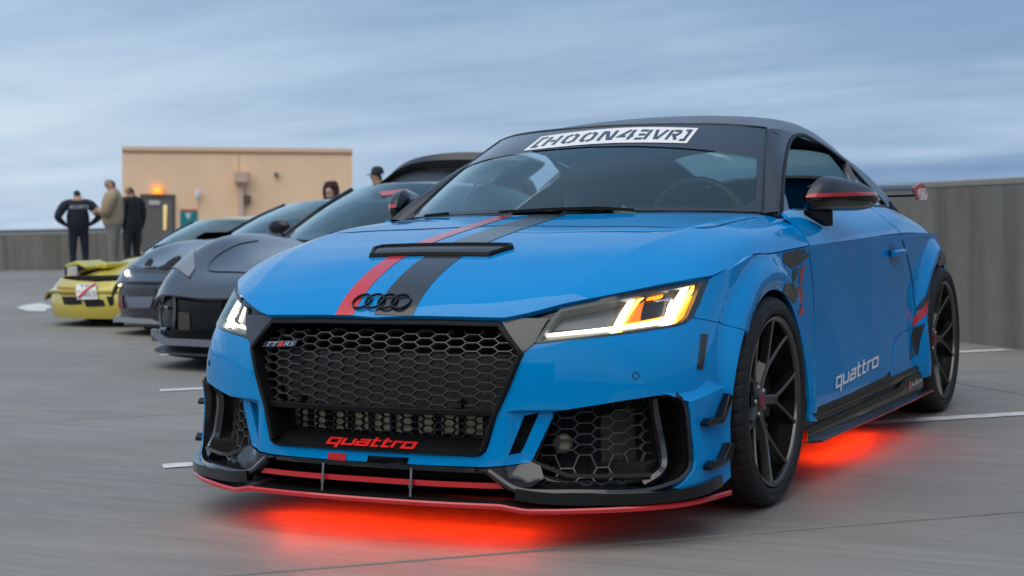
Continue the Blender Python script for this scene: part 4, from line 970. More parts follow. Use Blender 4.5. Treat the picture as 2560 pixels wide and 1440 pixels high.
# black frit band and banner along the top of the screen, frit at the sides and base
top_e = lambda n=30, r=1.0: [(ws_s.Lr*r, c) for c in np.linspace(0, ws_s.Lc, n)]
def wl_(px): return ws_s.rc(px)
FRIT = mat('screen_frit', (.020, .021, .026), .16, coat=.6, coat_rough=.05)
zb = lambda x, y: (1000+x/2.6667, 300+y/2.6667)
lower_edge = [zb(*p) for p in [(1350, 180), (1600, 178), (1900, 192), (2150, 220), (2378, 258)]]
le_rc = [wl_(p) for p in lower_edge]; le_rc = [(le_rc[0][0]+.004, 0)]+le_rc
strip = [(ws_s.Lr, c) for c in np.linspace(0, ws_s.Lc, 24)]+[(r, ws_s.Lc) for r in np.linspace(ws_s.Lr, .02, 16)][1:]
base = [wl_(zb(*p)) for p in [(2405, 625), (2330, 590)]]
inner_r = [wl_(zb(*p)) for p in [(2378, 262), (2378, 330), (2372, 430), (2362, 520), (2330, 565), (2270, 588)]]
base_in = [wl_(zb(*p)) for p in [(2100, 588), (1800, 586), (1500, 588)]]
b0 = base_in[-1][0]
frit_o = strip+[(.012, c) for c in np.linspace(ws_s.Lc, 0, 20)]+[(b0, 0)]+base_in[::-1]+inner_r[::-1]+le_rc[::-1][1:]+[(ws_s.Lr*.999, 0)]
frit_o = strip+[(.012, c) for c in np.linspace(ws_s.Lc, 0, 20)]+[(b0, 0.0)]+[tuple(p) for p in base_in[::-1]]+[tuple(p) for p in inner_r[::-1]]+[tuple(p) for p in le_rc[1:][::-1]]+[(le_rc[0][0], 0.0)]
panel('screen_banner_band', ws_s, frit_o, FRIT, TT, h=.04, th=0, lift=.003, mirror='join', rc=True)
# banner: white slanted plate with cut letters shown dark
bq = [zb(825, 213), zb(1912, 163), zb(1990, 60), zb(945, 118)]
def banner(px_quad):
    # the plate follows the curved glass
    n = 24; G = []
    up_ = [zb(945, 118), zb(1150, 90), zb(1400, 65), zb(1650, 55), zb(1830, 57), zb(1990, 62)]; lo_ = [zb(825, 213), zb(1060, 187), zb(1330, 165), zb(1560, 158), zb(1750, 159), zb(1912, 163)]
    cu, cl = curve(up_, n), curve(lo_, n)
    return cu, cl
cu, cl = banner(bq)
Pu = ws_s.pts([tuple(p) for p in cu], .005); Pl = ws_s.pts([tuple(p) for p in cl], .005)
mid = [ws_s.pts([tuple(p) for p in cl*(1-t)+cu*t], .005) for t in (0, .33, .66, 1)]
plate = MB().grid(np.array(mid)).build('screen_banner', WHITE, TT, smooth=180)
B8 = {
 '[': ([[(.42, .0), (.12, .0), (.12, 1.0), (.42, 1.0)]], .48), ']': ([[(.0, .0), (.30, .0), (.30, 1.0), (.0, 1.0)]], .40),
 'H': ([[(.14, 0), (.14, 1)], [(.74, 0), (.74, 1)], [(.30, .5), (.58, .5)]], .98),
 'O': ([[(.36, .04), (.14, .22), (.14, .78), (.36, .96)], [(.48, .04), (.72, .22), (.72, .78), (.48, .96)]], .96),
 'N': ([[(.13, 0), (.13, 1)], [(.27, .98), (.66, .04)], [(.79, 0), (.79, 1)]], 1.02),
 '4': ([[(.50, 1.0), (.08, .34), (.46, .34)], [(.72, 0), (.72, 1)], [(.72, .34), (.9, .34)]], .98),
 'E': ([[(.05, .92), (.50, .92)], [(.10, .5), (.50, .5)], [(.05, .08), (.50, .08)], [(.66, 0), (.66, 1)]], .86),
 'V': ([[(.10, 1.0), (.36, .03)], [(.46, .03), (.76, 1.0)]], .88),
 'R': ([[(.13, 0), (.13, 1)], [(.28, .93), (.66, .93), (.72, .74), (.62, .52), (.28, .52)], [(.46, .42), (.72, 0)]], .92)}
V, F, wx = word2d('[HOON4EVR]', .20, .0, B8, gap=.07)
t = (V-V.min(0))/(V.max(0)-V.min(0)); t = np.column_stack([.025+t[:, 0]*.95, .13+t[:, 1]*.74])
px = []
for a, b in t:
    k = a*(len(cu)-1); i = min(int(k), len(cu)-2); f = k-i; pu = cu[i]*(1-f)+cu[i+1]*f; pl_ = cl[i]*(1-f)+cl[i+1]*f; px.append(tuple(pl_*(1-b)+pu*b))
MB().add(ws_s.pts(px, .0065), F).build('banner_lettering', FRIT, plate)
# screen seal, wipers, cowl groove
o = MB().tube(ws_s.eval([(ws_s.Lr, c) for c in np.linspace(0, ws_s.Lc, 20)]+[(r, ws_s.Lc) for r in np.linspace(ws_s.Lr, 0, 20)][1:])+[0, 0, .002], .0055, 6, up=(0, 1, 0)); o.mirror().build('screen_seal', GLOSS, TT, smooth=60)
for x0, x1, y0 in ((-.50, -.05, .0), (-.06, .46, .0)):
    P = [ws_s.pt((1000+a/2.6667, 300+b/2.6667), .012) for a, b in ([(180, 655), (330, 640)] if x0 < -.4 else [(670, 632), (1000, 612), (1330, 604), (1560, 618)])]
    MB().tube(P, 1., prof=[(-.006, -.006), (.006, -.006), (.003, .004), (-.003, .004)]).build('wiper', mat('wiper_black', (.006, .006, .006), .7, spec=.1), TT, smooth=30)
gv = hood_s.pts([(1012, 555), (1100, 560), (1258, 564.5), (1400, 566), (1500, 566.5), (1620, 567), (1744, 570), (1830, 556), (1890, 544)], .0008)
gv = np.array([p for p in gv]); right = gv[gv[:, 0] > .0]
MB().tube(curve(np.vstack([(right*[-1, 1, 1])[::-1], right]), 60), .0016, 5).build('bonnet_rear_seam', SEAM, TT)

# ---------------------------------------------------------------- bonnet: stripes, vent, rings
def strip_panel(name, x0, x1, y0, y1, m_, lift=.0015):
    n = 60; G = []
    for x in (x0, (x0+x1)/2, x1):
        row = []
        for y in np.linspace(y0, y1, n):
            h_ = hood_s.bvh.ray_cast(Vector((abs(x), y, 2)), Vector((0, 0, -1))); rc_ = hood_s._rc(h_[0], h_[2]); p = hood_s.eval([rc_])[0]; nn = hood_s.normal([rc_])[0]; p = p+nn*lift
            row.append((p[0]*(1 if x >= 0 else -1), p[1], p[2]))
        G.append(row)
    return MB().grid(np.array(G)).build(name, m_, hood, smooth=180)
strip_panel('bonnet_stripe', -.139, -.077, -.888, .150, RED); strip_panel('bonnet_stripe', -.006, .123, -.888, .150, STRIPE)
for o in hood.children:
    if o.name.startswith('bonnet_stripe'): o['label'] = 'red stripe along the bonnet' if o.data.materials[0] is RED else 'wide black stripe along the bonnet'
# vent
def on_hood(x, y, lift):
    h_ = hood_s.bvh.ray_cast(Vector((abs(x), y, 2)), Vector((0, 0, -1))); return np.array([x, h_[0].y, h_[0].z+lift])
vq = [(-.212, -.585), (.212, -.585), (.252, -.497), (.235, -.470), (-.235, -.470), (-.252, -.497)]
def vent_loop(s, lift, oy=-.525):
    P = []
    for a, b in zip(vq, vq[1:]+vq[:1]):
        for t in np.linspace(0, 1, 8, endpoint=False):
            x, y = a[0]+(b[0]-a[0])*t, a[1]+(b[1]-a[1])*t; P.append(on_hood(x*s, oy+(y-oy)*(1-(1-s)*2.6), lift))
    return P
L0, L1, L2, L3, L4 = vent_loop(1.0, -.003), vent_loop(.992, .010), vent_loop(.975, .013), vent_loop(.945, .012), vent_loop(.935, .005)
bv = MB().grid(np.array([L0, L1, L2, L3, L4]), cv=True).build('bonnet_vent', PLAST, hood, smooth=40)
MB().grid(np.array([[on_hood(x*(.205+.03*t)/.205, -.575+.095*t, .0045+.005*math.sin(math.pi*t)) for x in np.linspace(-.205, .205, 21)] for t in np.linspace(0, 1, 7)])).build('vent_cover', mat('vent_black', (.022, .022, .024), .38, coat=.2, bump=.1), bv, smooth=60)
# four rings
rp = []
for i in range(4):
    cx = (i-1.5)*.0440; P = []
    for w in np.linspace(0, 2*math.pi, 40, endpoint=False):
        x, s_ = cx+.0300*math.cos(w), .0290*math.sin(w)
        P.append((x, s_))
    rp.append(P)
c0 = hood_s.rc((0, -.8633, .6931)); cP = hood_s.eval([c0])[0]; cN = hood_s.normal([c0])[0]; cN[0] = 0; cN /= np.linalg.norm(cN); cU = np.cross((1, 0, 0), cN); cU = cU if cU[2] > 0 else -cU
emb = None
for P in rp:
    mb = MB().tube([cP+np.array([x, 0, 0])+cU*s_+cN*(.008-.35*x*x) for x, s_ in P], 1., closed=True, up=cN, prof=[(-.0030, -.003), (.0030, -.003), (.0020, .003), (-.0020, .003)])
    if emb is None: emb = mb.build('emblem', GLOSS, hood, smooth=40)
    else: mb.build('emblem_ring', GLOSS, emb, smooth=40)

# ---------------------------------------------------------------- side: lettering, film graphics, handle, skirt
V, F, wx = word2d('quattro', .24, .12)
decal('door_script', belt, V, F, [(2087, 985), (2195, 925.5), (2195, 880), (2087, 934)], WHITE, TT, lift=.003)
def film(name, px, m_, surf=belt, lift=.0022, mirror=True):
    o = panel(name, surf, px, m_, TT, h=.02, th=0, lift=lift)
    if mirror: mirror_obj(o, TT)
    return o
def z6(x, y): return (1740+x/4.8, 560+y/4.8)
film('fender_film', [z6(*p) for p in [(1048, 350), (1240, 305), (1300, 300), (1350, 385), (1240, 480), (1140, 530), (1040, 455)]], STRIPE)
film('fender_film', [z6(*p) for p in [(1160, 545), (1225, 525), (1215, 610), (1175, 690), (1180, 740), (1215, 830), (1180, 950), (1110, 880), (1040, 830), (1075, 710), (1130, 720), (1160, 620)]], STRIPE)
film('fender_film', [z6(*p) for p in [(1258, 515), (1303, 500), (1255, 725), (1228, 695)]], RED)
film('fender_film', [z6(*p) for p in [(1238, 740), (1262, 745), (1275, 970), (1240, 1090), (1222, 1075), (1258, 960)]], RED)
V, F = font2d('RPP'); decal('fender_lettering', belt, V, F, [z6(1215, 405), z6(1295, 390), z6(1290, 350), z6(1215, 362)], BLUE, TT, lift=.004)
def z3(x, y): return (2180+x/3., 420+y/3.)
film('quarter_film', [z3(*p) for p in [(330, 1075), (440, 935), (480, 850), (500, 770), (575, 720), (545, 640), (510, 560), (520, 660), (500, 760), (470, 830), (430, 935), (405, 1000), (330, 1105)]][:2]+[z3(*p) for p in [(480, 850), (500, 775), (470, 790), (440, 850), (395, 960), (330, 1050)]], STRIPE)
film('quarter_film', [z3(*p) for p in [(330, 1095), (420, 985), (405, 1090), (310, 1195), (300, 1160)]], RED)
film('quarter_film', [z3(*p) for p in [(305, 1205), (392, 1165), (360, 1300), (345, 1400), (280, 1440), (290, 1280)]], STRIPE)
film('quarter_film', [z3(*p) for p in [(495, 740), (575, 715), (540, 640), (510, 610), (500, 690)]], STRIPE)
# door handle and its painted recess
hb = MB(); c_ = belt.pt((2240, 640), .012); hn = belt.normal([belt.rc((2240, 640))])[0]
A_ = belt.pt((2222, 634), .018); B_h = belt.pt((2252, 629), .018)
o = MB().tube([A_, A_*.6+B_h*.4, A_*.2+B_h*.8, B_h], [1., 1.15, 1.1, .8], up=hn, prof=[(-.013, -.008), (.013, -.008), (.013, .006), (.006, .011), (-.006, .011), (-.013, .006)]).build('door_handle', BLUE, TT, smooth=40, bevel=.002); mirror_obj(o, TT)
film('handle_recess_shade', [(2225, 612), (2232, 609), (2239, 624), (2243, 650), (2240, 662), (2234, 664), (2226, 652), (2221, 636)], mat('recess_shade_blue', (.0, .10, .30), .4, coat=.8), lift=.0015)  # flat film, the recess's shade painted as darker blue
# sill: stepped black skirt with a thin blade
ys_ = np.linspace(.36, 2.16, 40)
def skirt_prof(y):
    dn = .010*float(smooth(.4, 1.5, y)); up_ = .012*float(smooth(.5, 1.9, y)); kick = .05*float(smooth(1.62, 1.80, y))
    return [(.856, .268+up_), (.870, .262+up_), (.8895, .232+up_), (.8905, .214+up_*.5), (.882, .206), (.8815, .198), (.893, .194+kick*.6), (.8985, .184+kick*.4), (.8995, .170), (.900, .162-dn), (.928, .1565-dn), (.936, .1525-dn), (.936, .1475-dn), (.87, .140-dn)]
G = np.array([[(x-(.03*(1-smooth(.36, .40, y)) if x > .9 else 0)-(.015*(1-smooth(2.16, 2.08, y))), y, z) for x, z in skirt_prof(y)] for y in ys_])
o = MB().grid(G).build('side_skirt', mat('skirt_black', (.004, .004, .0045), .3, coat=.45, coat_rough=.05, spec=.1), TT, smooth=35); k_ = mirror_obj(o, TT)
for (oo, sg) in ((o, 1), (k_, -1)):
    P = [(sg*.9395, y, .150-.010*float(smooth(.4, 1.5, y))) for y in np.linspace(.40, 2.1, 30)]
    MB().tube(P, .0022, 6).build('skirt_edge', RED, oo)
V, F = font2d('AudiSport'); Pk = []
lo, hi = V.min(0), V.max(0)
for p in V:
    tt = (p-lo)/(hi-lo); Pk.append((.9012, 1.86+tt[0]*.20, .172+tt[1]*.028+.004*tt[0]))
sl = MB().add(Pk, F).build('skirt_lettering', WHITE, o)
MB().add([(.9012, 1.815, .168), (.9012, 1.846, .168), (.9012, 1.850, .204), (.9012, 1.819, .204)], [(0, 1, 2, 3)]).build('skirt_badge', RED, o)
# ---------------------------------------------------------------- door mirrors
def z10(x, y): return (1960+x/9.143, 430+y/9.143)
mt = curve([z10(*p) for p in [(505, 560), (530, 490), (640, 300), (780, 160), (930, 100), (1150, 110), (1400, 160), (1650, 240), (1850, 340), (1990, 435), (2035, 540)]], 40)
mbm = curve([z10(*p) for p in [(495, 640), (500, 760), (525, 870), (700, 900), (1000, 895), (1300, 893), (1600, 888), (1800, 868), (1920, 820), (2010, 720), (2040, 610)]], 40)
p0, p1 = at(2014, 500, x=.83), at(2183, 500, x=.955); ax_ = p1-p0; ax_[2] = 0; ax_ /= np.linalg.norm(ax_); nrm = np.array([ax_[1], -ax_[0], 0])
def mplane(u, v):
    d = ray(u, v); return CP+d*(((p0-CP)@nrm)/(d@nrm))
us = np.linspace(2013.5, 2183.2, 34); secs = []
for u in us:
    vt = np.interp(u, mt[:, 0], mt[:, 1]); vb = np.interp(u, mbm[:, 0], mbm[:, 1]); secs.append((mplane(u, vt), mplane(u, vb), mplane(u, 484.0+(u-2015)*-.028), mplane(u, 493.5+(u-2015)*-.033), mplane(u, 505.5+(u-2015)*-.012)))
NS = 40; G = []
for k, (T_, Bt, r1, r2, r3) in enumerate(secs):
    t = k/(len(secs)-1); dp = .055*(1-abs(2*t-1)**3.2)**.5+.004; bk = .03*(1-abs(2*t-1)**4)**.5+.003
    zt, zbm = T_[2], Bt[2]; ce = (T_+Bt)/2; hh = (zt-zbm)/2; row = []
    lv = sorted(list(np.linspace(-1, 1, 17))+[np.clip((q[2]-ce[2])/max(hh, 1e-4), -.98, .98) for q in (r1, r2, r3)])
    # front face, bottom to top, levels cut exactly at the coloured bands
    L_ = list(np.linspace(-1, (r3[2]-ce[2])/max(hh, 1e-3), 6))+list(np.linspace((r3[2]-ce[2])/max(hh, 1e-3), (r2[2]-ce[2])/max(hh, 1e-3), 4))[1:]+list(np.linspace((r2[2]-ce[2])/max(hh, 1e-3), (r1[2]-ce[2])/max(hh, 1e-3), 3))[1:]+list(np.linspace((r1[2]-ce[2])/max(hh, 1e-3), 1, 8))[1:]
    L_ = np.clip(L_, -1, 1)
    for l in L_: row.append(ce*[1, 1, 0]+np.array([0, 0, ce[2]+l*hh])+nrm*(dp*max(0, 1-abs(l)**2.4)**.5))
    for l in np.linspace(1, -1, 7)[1:-1]: row.append(ce*[1, 1, 0]+np.array([0, 0, ce[2]+l*hh])-nrm*bk)
    G.append(row)
G = np.array(G)
def mirror_part(name, j0, j1, m_, parent, wrap=False):
    S_ = G[:, j0:j1+1] if not wrap else np.concatenate([G[:, j0:], G[:, :1]], axis=1)
    return MB().grid(S_).build(name, m_, parent, smooth=60)
mir = mirror_part('door_mirror', 10, 17, SATIN, TT); sub = [mirror_part('mirror_red_band', 8, 10, RED, mir), mirror_part('mirror_indicator', 5, 8, GLOSS, mir), mirror_part('mirror_lower', 0, 5, GLOSS, mir), mirror_part('mirror_back', 17, 0, GLOSS, mir, True)]
st = [mplane(*z10(*p)) for p in [(525, 880), (1060, 885), (1062, 1225), (1020, 1240), (940, 1215), (560, 985)]]
sub.append(MB().prism([p+nrm*.012 for p in st], -nrm*.030).build('mirror_foot', PLAST, mir, bevel=.004))
mc = mirror_obj(mir, TT)
for s_ in sub: mirror_obj(s_, mc)
sail = MB().prism([sg_s.pt(dz(*p), -.02) for p in [(365, 1108), (500, 1105), (450, 900), (400, 790), (385, 800)]], (-.012, 0, 0)).build('mirror_sail', SLATE, TT); mirror_obj(sail, TT)
# ---------------------------------------------------------------- rear wing
xe = .665; ep_px = [(2303, 455), (2318, 481), (2314, 497), (2290, 501), (2277, 470)]
E_ = [at(u, v, x=xe) for u, v in ep_px]
wing = MB().prism(E_, (.008, 0, 0)).build('rear_wing', RED, TT, bevel=.002)
wc = [p for p in E_]; ymid = np.mean([p[1] for p in E_])
oth = MB().prism([p*[-1, 1, 1] for p in E_], (-.008, 0, 0)).build('wing_endplate', RED, wing, bevel=.002)
def foil(z, yc, ch, th_): return [(yc-ch*.5, z), (yc-ch*.3, z+th_), (yc, z+th_*1.15), (yc+ch*.5, z+.25*th_), (yc, z-.25*th_), (yc-ch*.35, z-.3*th_)]
for z, yc, ch, th_ in ((1.022, 3.13, .24, .022), (.985, 3.19, .10, .012)):
    a = [(-xe, y, z_) for y, z_ in foil(z, yc, ch, th_)]
    MB().prism(a, (2*xe, 0, 0)).build('wing_plane', SLATE, wing, smooth=30)
for sx in (-.42, .42):
    MB().prism([(sx, 3.02, .99), (sx, 3.16, 1.0), (sx, 3.14, .86), (sx, 2.98, .90)], (.012, 0, 0)).build('wing_strut', GLOSS, wing)
ec = np.mean(E_, axis=0)+[.0095, .012, -.010]
for i in range(4):
    MB().tube([ec+np.array([0, (i-1.5)*.040+.030*math.cos(w), .026*math.sin(w)]) for w in np.linspace(0, 2*math.pi, 24, endpoint=False)], .0026, 5, closed=True, up=(1, 0, 0)).build('wing_ring', WHITE, wing)
# ---------------------------------------------------------------- tail
zt = [(.20, 0), (.40, 0), (.60, 0), (.78, 0)]
panel('rear_bumper', belt, [(0, 3.2, .80), (.35, 3.2, .80), (.60, 3.12, .785), (.75, 3.0, .77), (.82, 2.985, .5), (.86, 2.94, .20), (.6, 3.1, .18), (0, 3.2, .18)], BLUE, TT, h=.06, th=.01, mirror='join')
panel('tail_lamp', belt, [(.50, 3.15, .745), (.74, 3.02, .745), (.76, 3.0, .68), (.50, 3.15, .665)], mat('tail_red', (.35, .01, .01), .15, coat=1), TT, h=.05, th=.01, lift=.004, mirror='copy')
G = np.array([[(x, 2.95+.17*t, np.interp(abs(x), [0, .2, .33, .425, .50], [1.095, 1.087, 1.066, 1.024, .945])*(1-t)+(.86-.03*abs(x))*t) for x in np.linspace(-.50, .50, 15)] for t in np.linspace(0, 1, 5)])
MB().grid(G).build('boot_lid', BLUE, TT, smooth=60)
G = np.array([[(x, 3.12+.10*t, .862-.03*abs(x)-.07*t) for x in np.linspace(-.52, .52, 9)] for t in (0, .4, 1)]); MB().grid(G).build('boot_edge', BLUE, TT, smooth=60)
# ---------------------------------------------------------------- floor pan, firewall, cabin
MB().box((0, .95, .20), (1.50, 3.3, .05)).build('floor_pan', DEEP, TT)
CAB = mat('cabin_trim', (.012, .012, .013), .7, bump=.1); LEA = mat('seat_leather', (.016, .016, .018), .5, bump=.15, bscale=200)
G = np.array([[(x, y, z) for x in np.linspace(-.68, .68, 9)] for y, z in ((.32, .70), (.30, .86), (.42, .905), (.62, .915), (.72, .88), (.76, .74), (.74, .45))])
for k in range(9): G[2:5, k, 2] += .02*math.exp(-((G[0, k, 0]-.36)/.16)**2)
MB().grid(G).build('dashboard', CAB, TT, smooth=50)
for sx in (-1, 1):
    MB().box((sx*.735, 1.25, .58), (.06, 1.6, .62)).build('door_card', CAB, TT, bevel=.02)
MB().box((0, 2.35, .60), (1.3, 1.1, .5)).build('boot_floor', CAB, TT, bevel=.02)
MB().box((0, .1, .55), (1.45, .06, .6)).build('firewall', DEEP, TT)
MB().tube([(.36+.185*math.cos(w), .80-.02*math.sin(w), .86+.185*math.sin(w)) for w in np.linspace(0, 2*math.pi, 32, endpoint=False)], .015, 8, closed=True, up=(0, 1, 0)).build('steering_wheel', LEA, TT, smooth=60)
MB().tube([(.36, .80, .86), (.36, .70, .82)], .05, 12).tube([(.20, .80, .86), (.52, .80, .86)], .012, 6).build('steering_hub', LEA, TT, smooth=60)
BST = mat('seat_blue_trim', (.0, .12, .40), .5)
for sx in (-.36, .36):
    prof = [(1.16, .42, .24), (1.20, .50, .27), (1.30, .66, .26), (1.37, .80, .23), (1.41, .88, .15), (1.44, .95, .11), (1.46, 1.03, .11), (1.47, 1.055, .06)]
    G = []
    for y, z, w in prof:
        G.append([(sx+w*math.cos(a), y+.07*math.sin(a)*(.8 if z > 1 else 1)-.05*abs(math.cos(a))**3, z) for a in np.linspace(0, 2*math.pi, 20, endpoint=False)])
    sb = MB().grid(G, cv=True).add(G[-1], [tuple(range(20))]).build('seat', LEA, TT, smooth=60)
    MB().box((sx, 1.0, .42), (.5, .5, .14)).build('seat_cushion', LEA, sb, bevel=.04)
    for e_ in (-1, 1):
        MB().tube([(sx+e_*(w-.012), y-.075, z) for y, z, w in prof[1:5]], .014, 6).build('seat_piping', BST, sb, smooth=60)
MB().box((0, .80, 1.185), (.20, .03, .06)).build('inside_mirror', CAB, TT, bevel=.012)
MB().tube([(0, .80, 1.20), (0, .84, 1.25)], .012, 8).build('inside_mirror_stalk', CAB, TT)
# ---------------------------------------------------------------- red LED strips under the car
UG = mat('underglow_led', (.9, .05, .02), .5, emit=(1.0, .030, .001), estr=75.0)
MB().tube([(x, -.70+.05*abs(x), .098) for x in np.linspace(-.52, .40, 13)], .006, 6).build('underglow_strip', UG, TT)
for sx in (-1, 1):
    MB().tube([(sx*.745, y, .100) for y in np.linspace(.92, 1.72, 9)], .006, 6).build('underglow_strip', UG, TT)

# ================================================================ the roof deck
D2 = np.array([.731, .682]); N2 = np.array([-.682, .731])         # along the stall lines, and across them
def dn(a, b, z=0.): return np.array([a*D2[0]+b*N2[0], a*D2[1]+b*N2[1], z])
def concrete(name, base, streak=.10, joint=False, rough=.72, ang=R_(27.2), stain=.5):
    m = bpy.data.materials.new(name); m.use_nodes = True; MATS[name] = m; N, L = nodes_of(m); b = N['Principled BSDF']
    g = N.new('ShaderNodeNewGeometry')
    def noise(scale, det, rot=0., sc=(1, 1, 1), rough_=.55):
        mp_ = N.new('ShaderNodeMapping'); mp_.inputs['Rotation'].default_value = (0, 0, rot); mp_.inputs['Scale'].default_value = sc; L.new(g.outputs['Position'], mp_.inputs[0])
        n = N.new('ShaderNodeTexNoise'); n.inputs['Scale'].default_value = scale; n.inputs['Detail'].default_value = det; n.inputs['Roughness'].default_value = rough_; L.new(mp_.outputs[0], n.inputs['Vector']); return n.outputs[0]
    def rng(sock, a, b_, c, d):
        r = N.new('ShaderNodeMapRange'); r.inputs[1].default_value, r.inputs[2].default_value, r.inputs[3].default_value, r.inputs[4].default_value = a, b_, c, d; L.new(sock, r.inputs[0]); return r.outputs[0]
    def mul(a, b_):
        x = N.new('ShaderNodeMath'); x.operation = 'MULTIPLY'; L.new(a, x.inputs[0]); L.new(b_, x.inputs[1]); return x.outputs[0]
    big = rng(noise(.35, 5), .3, .7, 1-stain*.35, 1+stain*.25)
    brush = rng(noise(1., 4, -ang, (1.2, 26, 1)), .3, .7, 1-streak, 1+streak)         # broom finish, drawn across the deck
    blot = rng(noise(2.4, 6, -ang, (.6, 2.6, 1), .65), .35, .7, 1-stain*.22, 1+stain*.14)
    fine = rng(noise(85, 3), .3, .7, .93, 1.07)
    f = mul(mul(mul(big, brush), blot), fine)
    v = N.new('ShaderNodeVectorMath'); v.operation = 'SCALE'; v.inputs[0].default_value = base; L.new(f, v.inputs['Scale']); L.new(v.outputs[0], b.inputs['Base Color'])
    L.new(rng(noise(1.1, 5), .35, .7, rough-.16, rough+.10), b.inputs['Roughness'])
    bp = N.new('ShaderNodeBump'); bp.inputs['Strength'].default_value = .25; bp.inputs['Distance'].default_value = .004; L.new(noise(60, 4, -ang, (1, 3, 1)), bp.inputs['Height']); L.new(bp.outputs[0], b.inputs['Normal'])
    return m
DECK = concrete('deck_concrete', (.225, .215, .195))
ground = MB().add([(-900, -900, -.03), (900, -900, -.03), (900, 900, -.03), (-900, 900, -.03)], [(0, 1, 2, 3)]).build('ground', mat('joint_sealant', (.03, .03, .03), .9)); tag(ground, kind='structure')
# slabs poured in bays, joints between them
bj = [-41.9, -30.0, -22.7, -15.4, -8.2, -4.6, -.98, 2.66, 6.30, 9.95, 13.6, 20.9, 28.2, 42.0, 62.0]
aj = [-60., -42., -24., -12.0, 3.05, 14.0, 30., 60.]
gj = .010
def slab(a0, a1, b0, b1):
    P = [dn(a0+gj, b0+gj), dn(a1-gj, b0+gj), dn(a1-gj, b1-gj), dn(a0+gj, b1-gj)]
    MB().prism([p+np.array([0, 0, 0]) for p in P], (0, 0, -.05)).build('concrete_slab', DECK, ground, bevel=.004 if a0 > -13 and b0 > -9 and b1 < 14 else 0)
for a0, a1 in zip(aj[:-1], aj[1:]):
    for b0, b1 in zip(bj[:-1], bj[1:]): slab(a0, a1, b0, b1)
PAINTW = mat('road_paint', (.62, .62, .60), .6, noise=.25, nscale=14, bump=.2, bscale=120)
def strip(name, p, q, w, label, group=None, z=.004):
    p, q = np.array(p), np.array(q); t = (q-p)/np.linalg.norm(q-p); s = np.array([-t[1], t[0], 0])*w/2; n = 14; rnd = random.Random(5)
    A = [p+(q-p)*i/n+s*(1+rnd.uniform(-.05, .05)) for i in range(n+1)]; B = [p+(q-p)*i/n-s*(1+rnd.uniform(-.05, .05)) for i in range(n+1)]
    return MB().grid([[a+[0, 0, z] for a in A], [b+[0, 0, z] for b in B]]).build(name, PAINTW, ground)
for b_, a_ in ((.985, -1.13), (3.80, -.98), (6.26, -.84), (8.9, -.7), (11.5, -.6), (14.1, -.5)):
    strip('stall_line', dn(a_, b_), dn(4.4, b_), .105, '')
# arrow painted in the lane
ar = [at(u, v, z=.004) for u, v in [(40, 769), (62, 762), (100, 757), (128, 764), (150, 764), (138, 771), (118, 771), (112, 778), (70, 777), (50, 772)]]
MB().add(ar, [tuple(range(len(ar)))]).build('lane_arrow', PAINTW, ground)
# thin patch on the deck near the front wheel
# ---------------------------------------------------------------- walls
WALLM = concrete('wall_concrete', (.185, .180, .165), streak=.0, stain=.35)
def wall_stains(m):
    N, L = nodes_of(m); b = N['Principled BSDF']; src = b.inputs['Base Color'].links[0].from_socket
    g = N.new('ShaderNodeNewGeometry'); mp_ = N.new('ShaderNodeMapping'); mp_.inputs['Scale'].default_value = (1.0, 1.0, .06); L.new(g.outputs['Position'], mp_.inputs[0])
    n = N.new('ShaderNodeTexNoise'); n.inputs['Scale'].default_value = 3.2; n.inputs['Detail'].default_value = 5; n.inputs['Roughness'].default_value = .6; L.new(mp_.outputs[0], n.inputs['Vector'])
    r = N.new('ShaderNodeValToRGB'); r.color_ramp.elements[0].position = .40; r.color_ramp.elements[0].color = (.70, .67, .60, 1); r.color_ramp.elements[1].position = .56; r.color_ramp.elements[1].color = (1.05, 1.03, 1.0, 1); L.new(n.outputs[0], r.inputs[0])
    x = N.new('ShaderNodeVectorMath'); x.operation = 'MULTIPLY'; L.new(src, x.inputs[0]); L.new(r.outputs[0], x.inputs[1]); L.new(x.outputs[0], b.inputs['Base Color'])
wall_stains(WALLM)
CAPM = concrete('cap_concrete', (.27, .262, .24), streak=.0, stain=.3)
def parapet(name, P, Q, h, label, th=.2):
    P, Q = np.array(P, float), np.array(Q, float); t = (Q-P)/np.linalg.norm(Q-P); n = np.array([-t[1], t[0], 0]); 
    if n @ (CP-P) > 0: n = -n
    w = MB().prism([P+[0, 0, -.03], Q+[0, 0, -.03], Q+[0, 0, h-.05], P+[0, 0, h-.05]], n*th).build(name, WALLM, bevel=.006)
    a = -n*.004
    MB().prism([P+a+[0, 0, h-.05], Q+a+[0, 0, h-.05], Q+a*1.0+[0, 0, h-.012], Q-a+[0, 0, h], P-a+[0, 0, h], P+a+[0, 0, h-.012]], n*(th+.008)) if False else None
    MB().prism([P+a+[0, 0, h-.05], Q+a+[0, 0, h-.05], Q+a+[0, 0, h], P+a+[0, 0, h]], n*(th+.008)).build('wall_cap', CAPM, w, bevel=.012)
    tag(w, label, 'wall'); return w
parapet('concrete_wall', dn(4.48, 12.5), dn(4.48, -12.), 1.12, 'tall weathered concrete parapet wall with dark vertical stains behind the blue coupe')
fp = [at(-260, 681, z=0), at(330, 671, z=0)]
parapet('far_parapet', fp[0], fp[1], .82, 'low pale concrete parapet behind the three standing men')
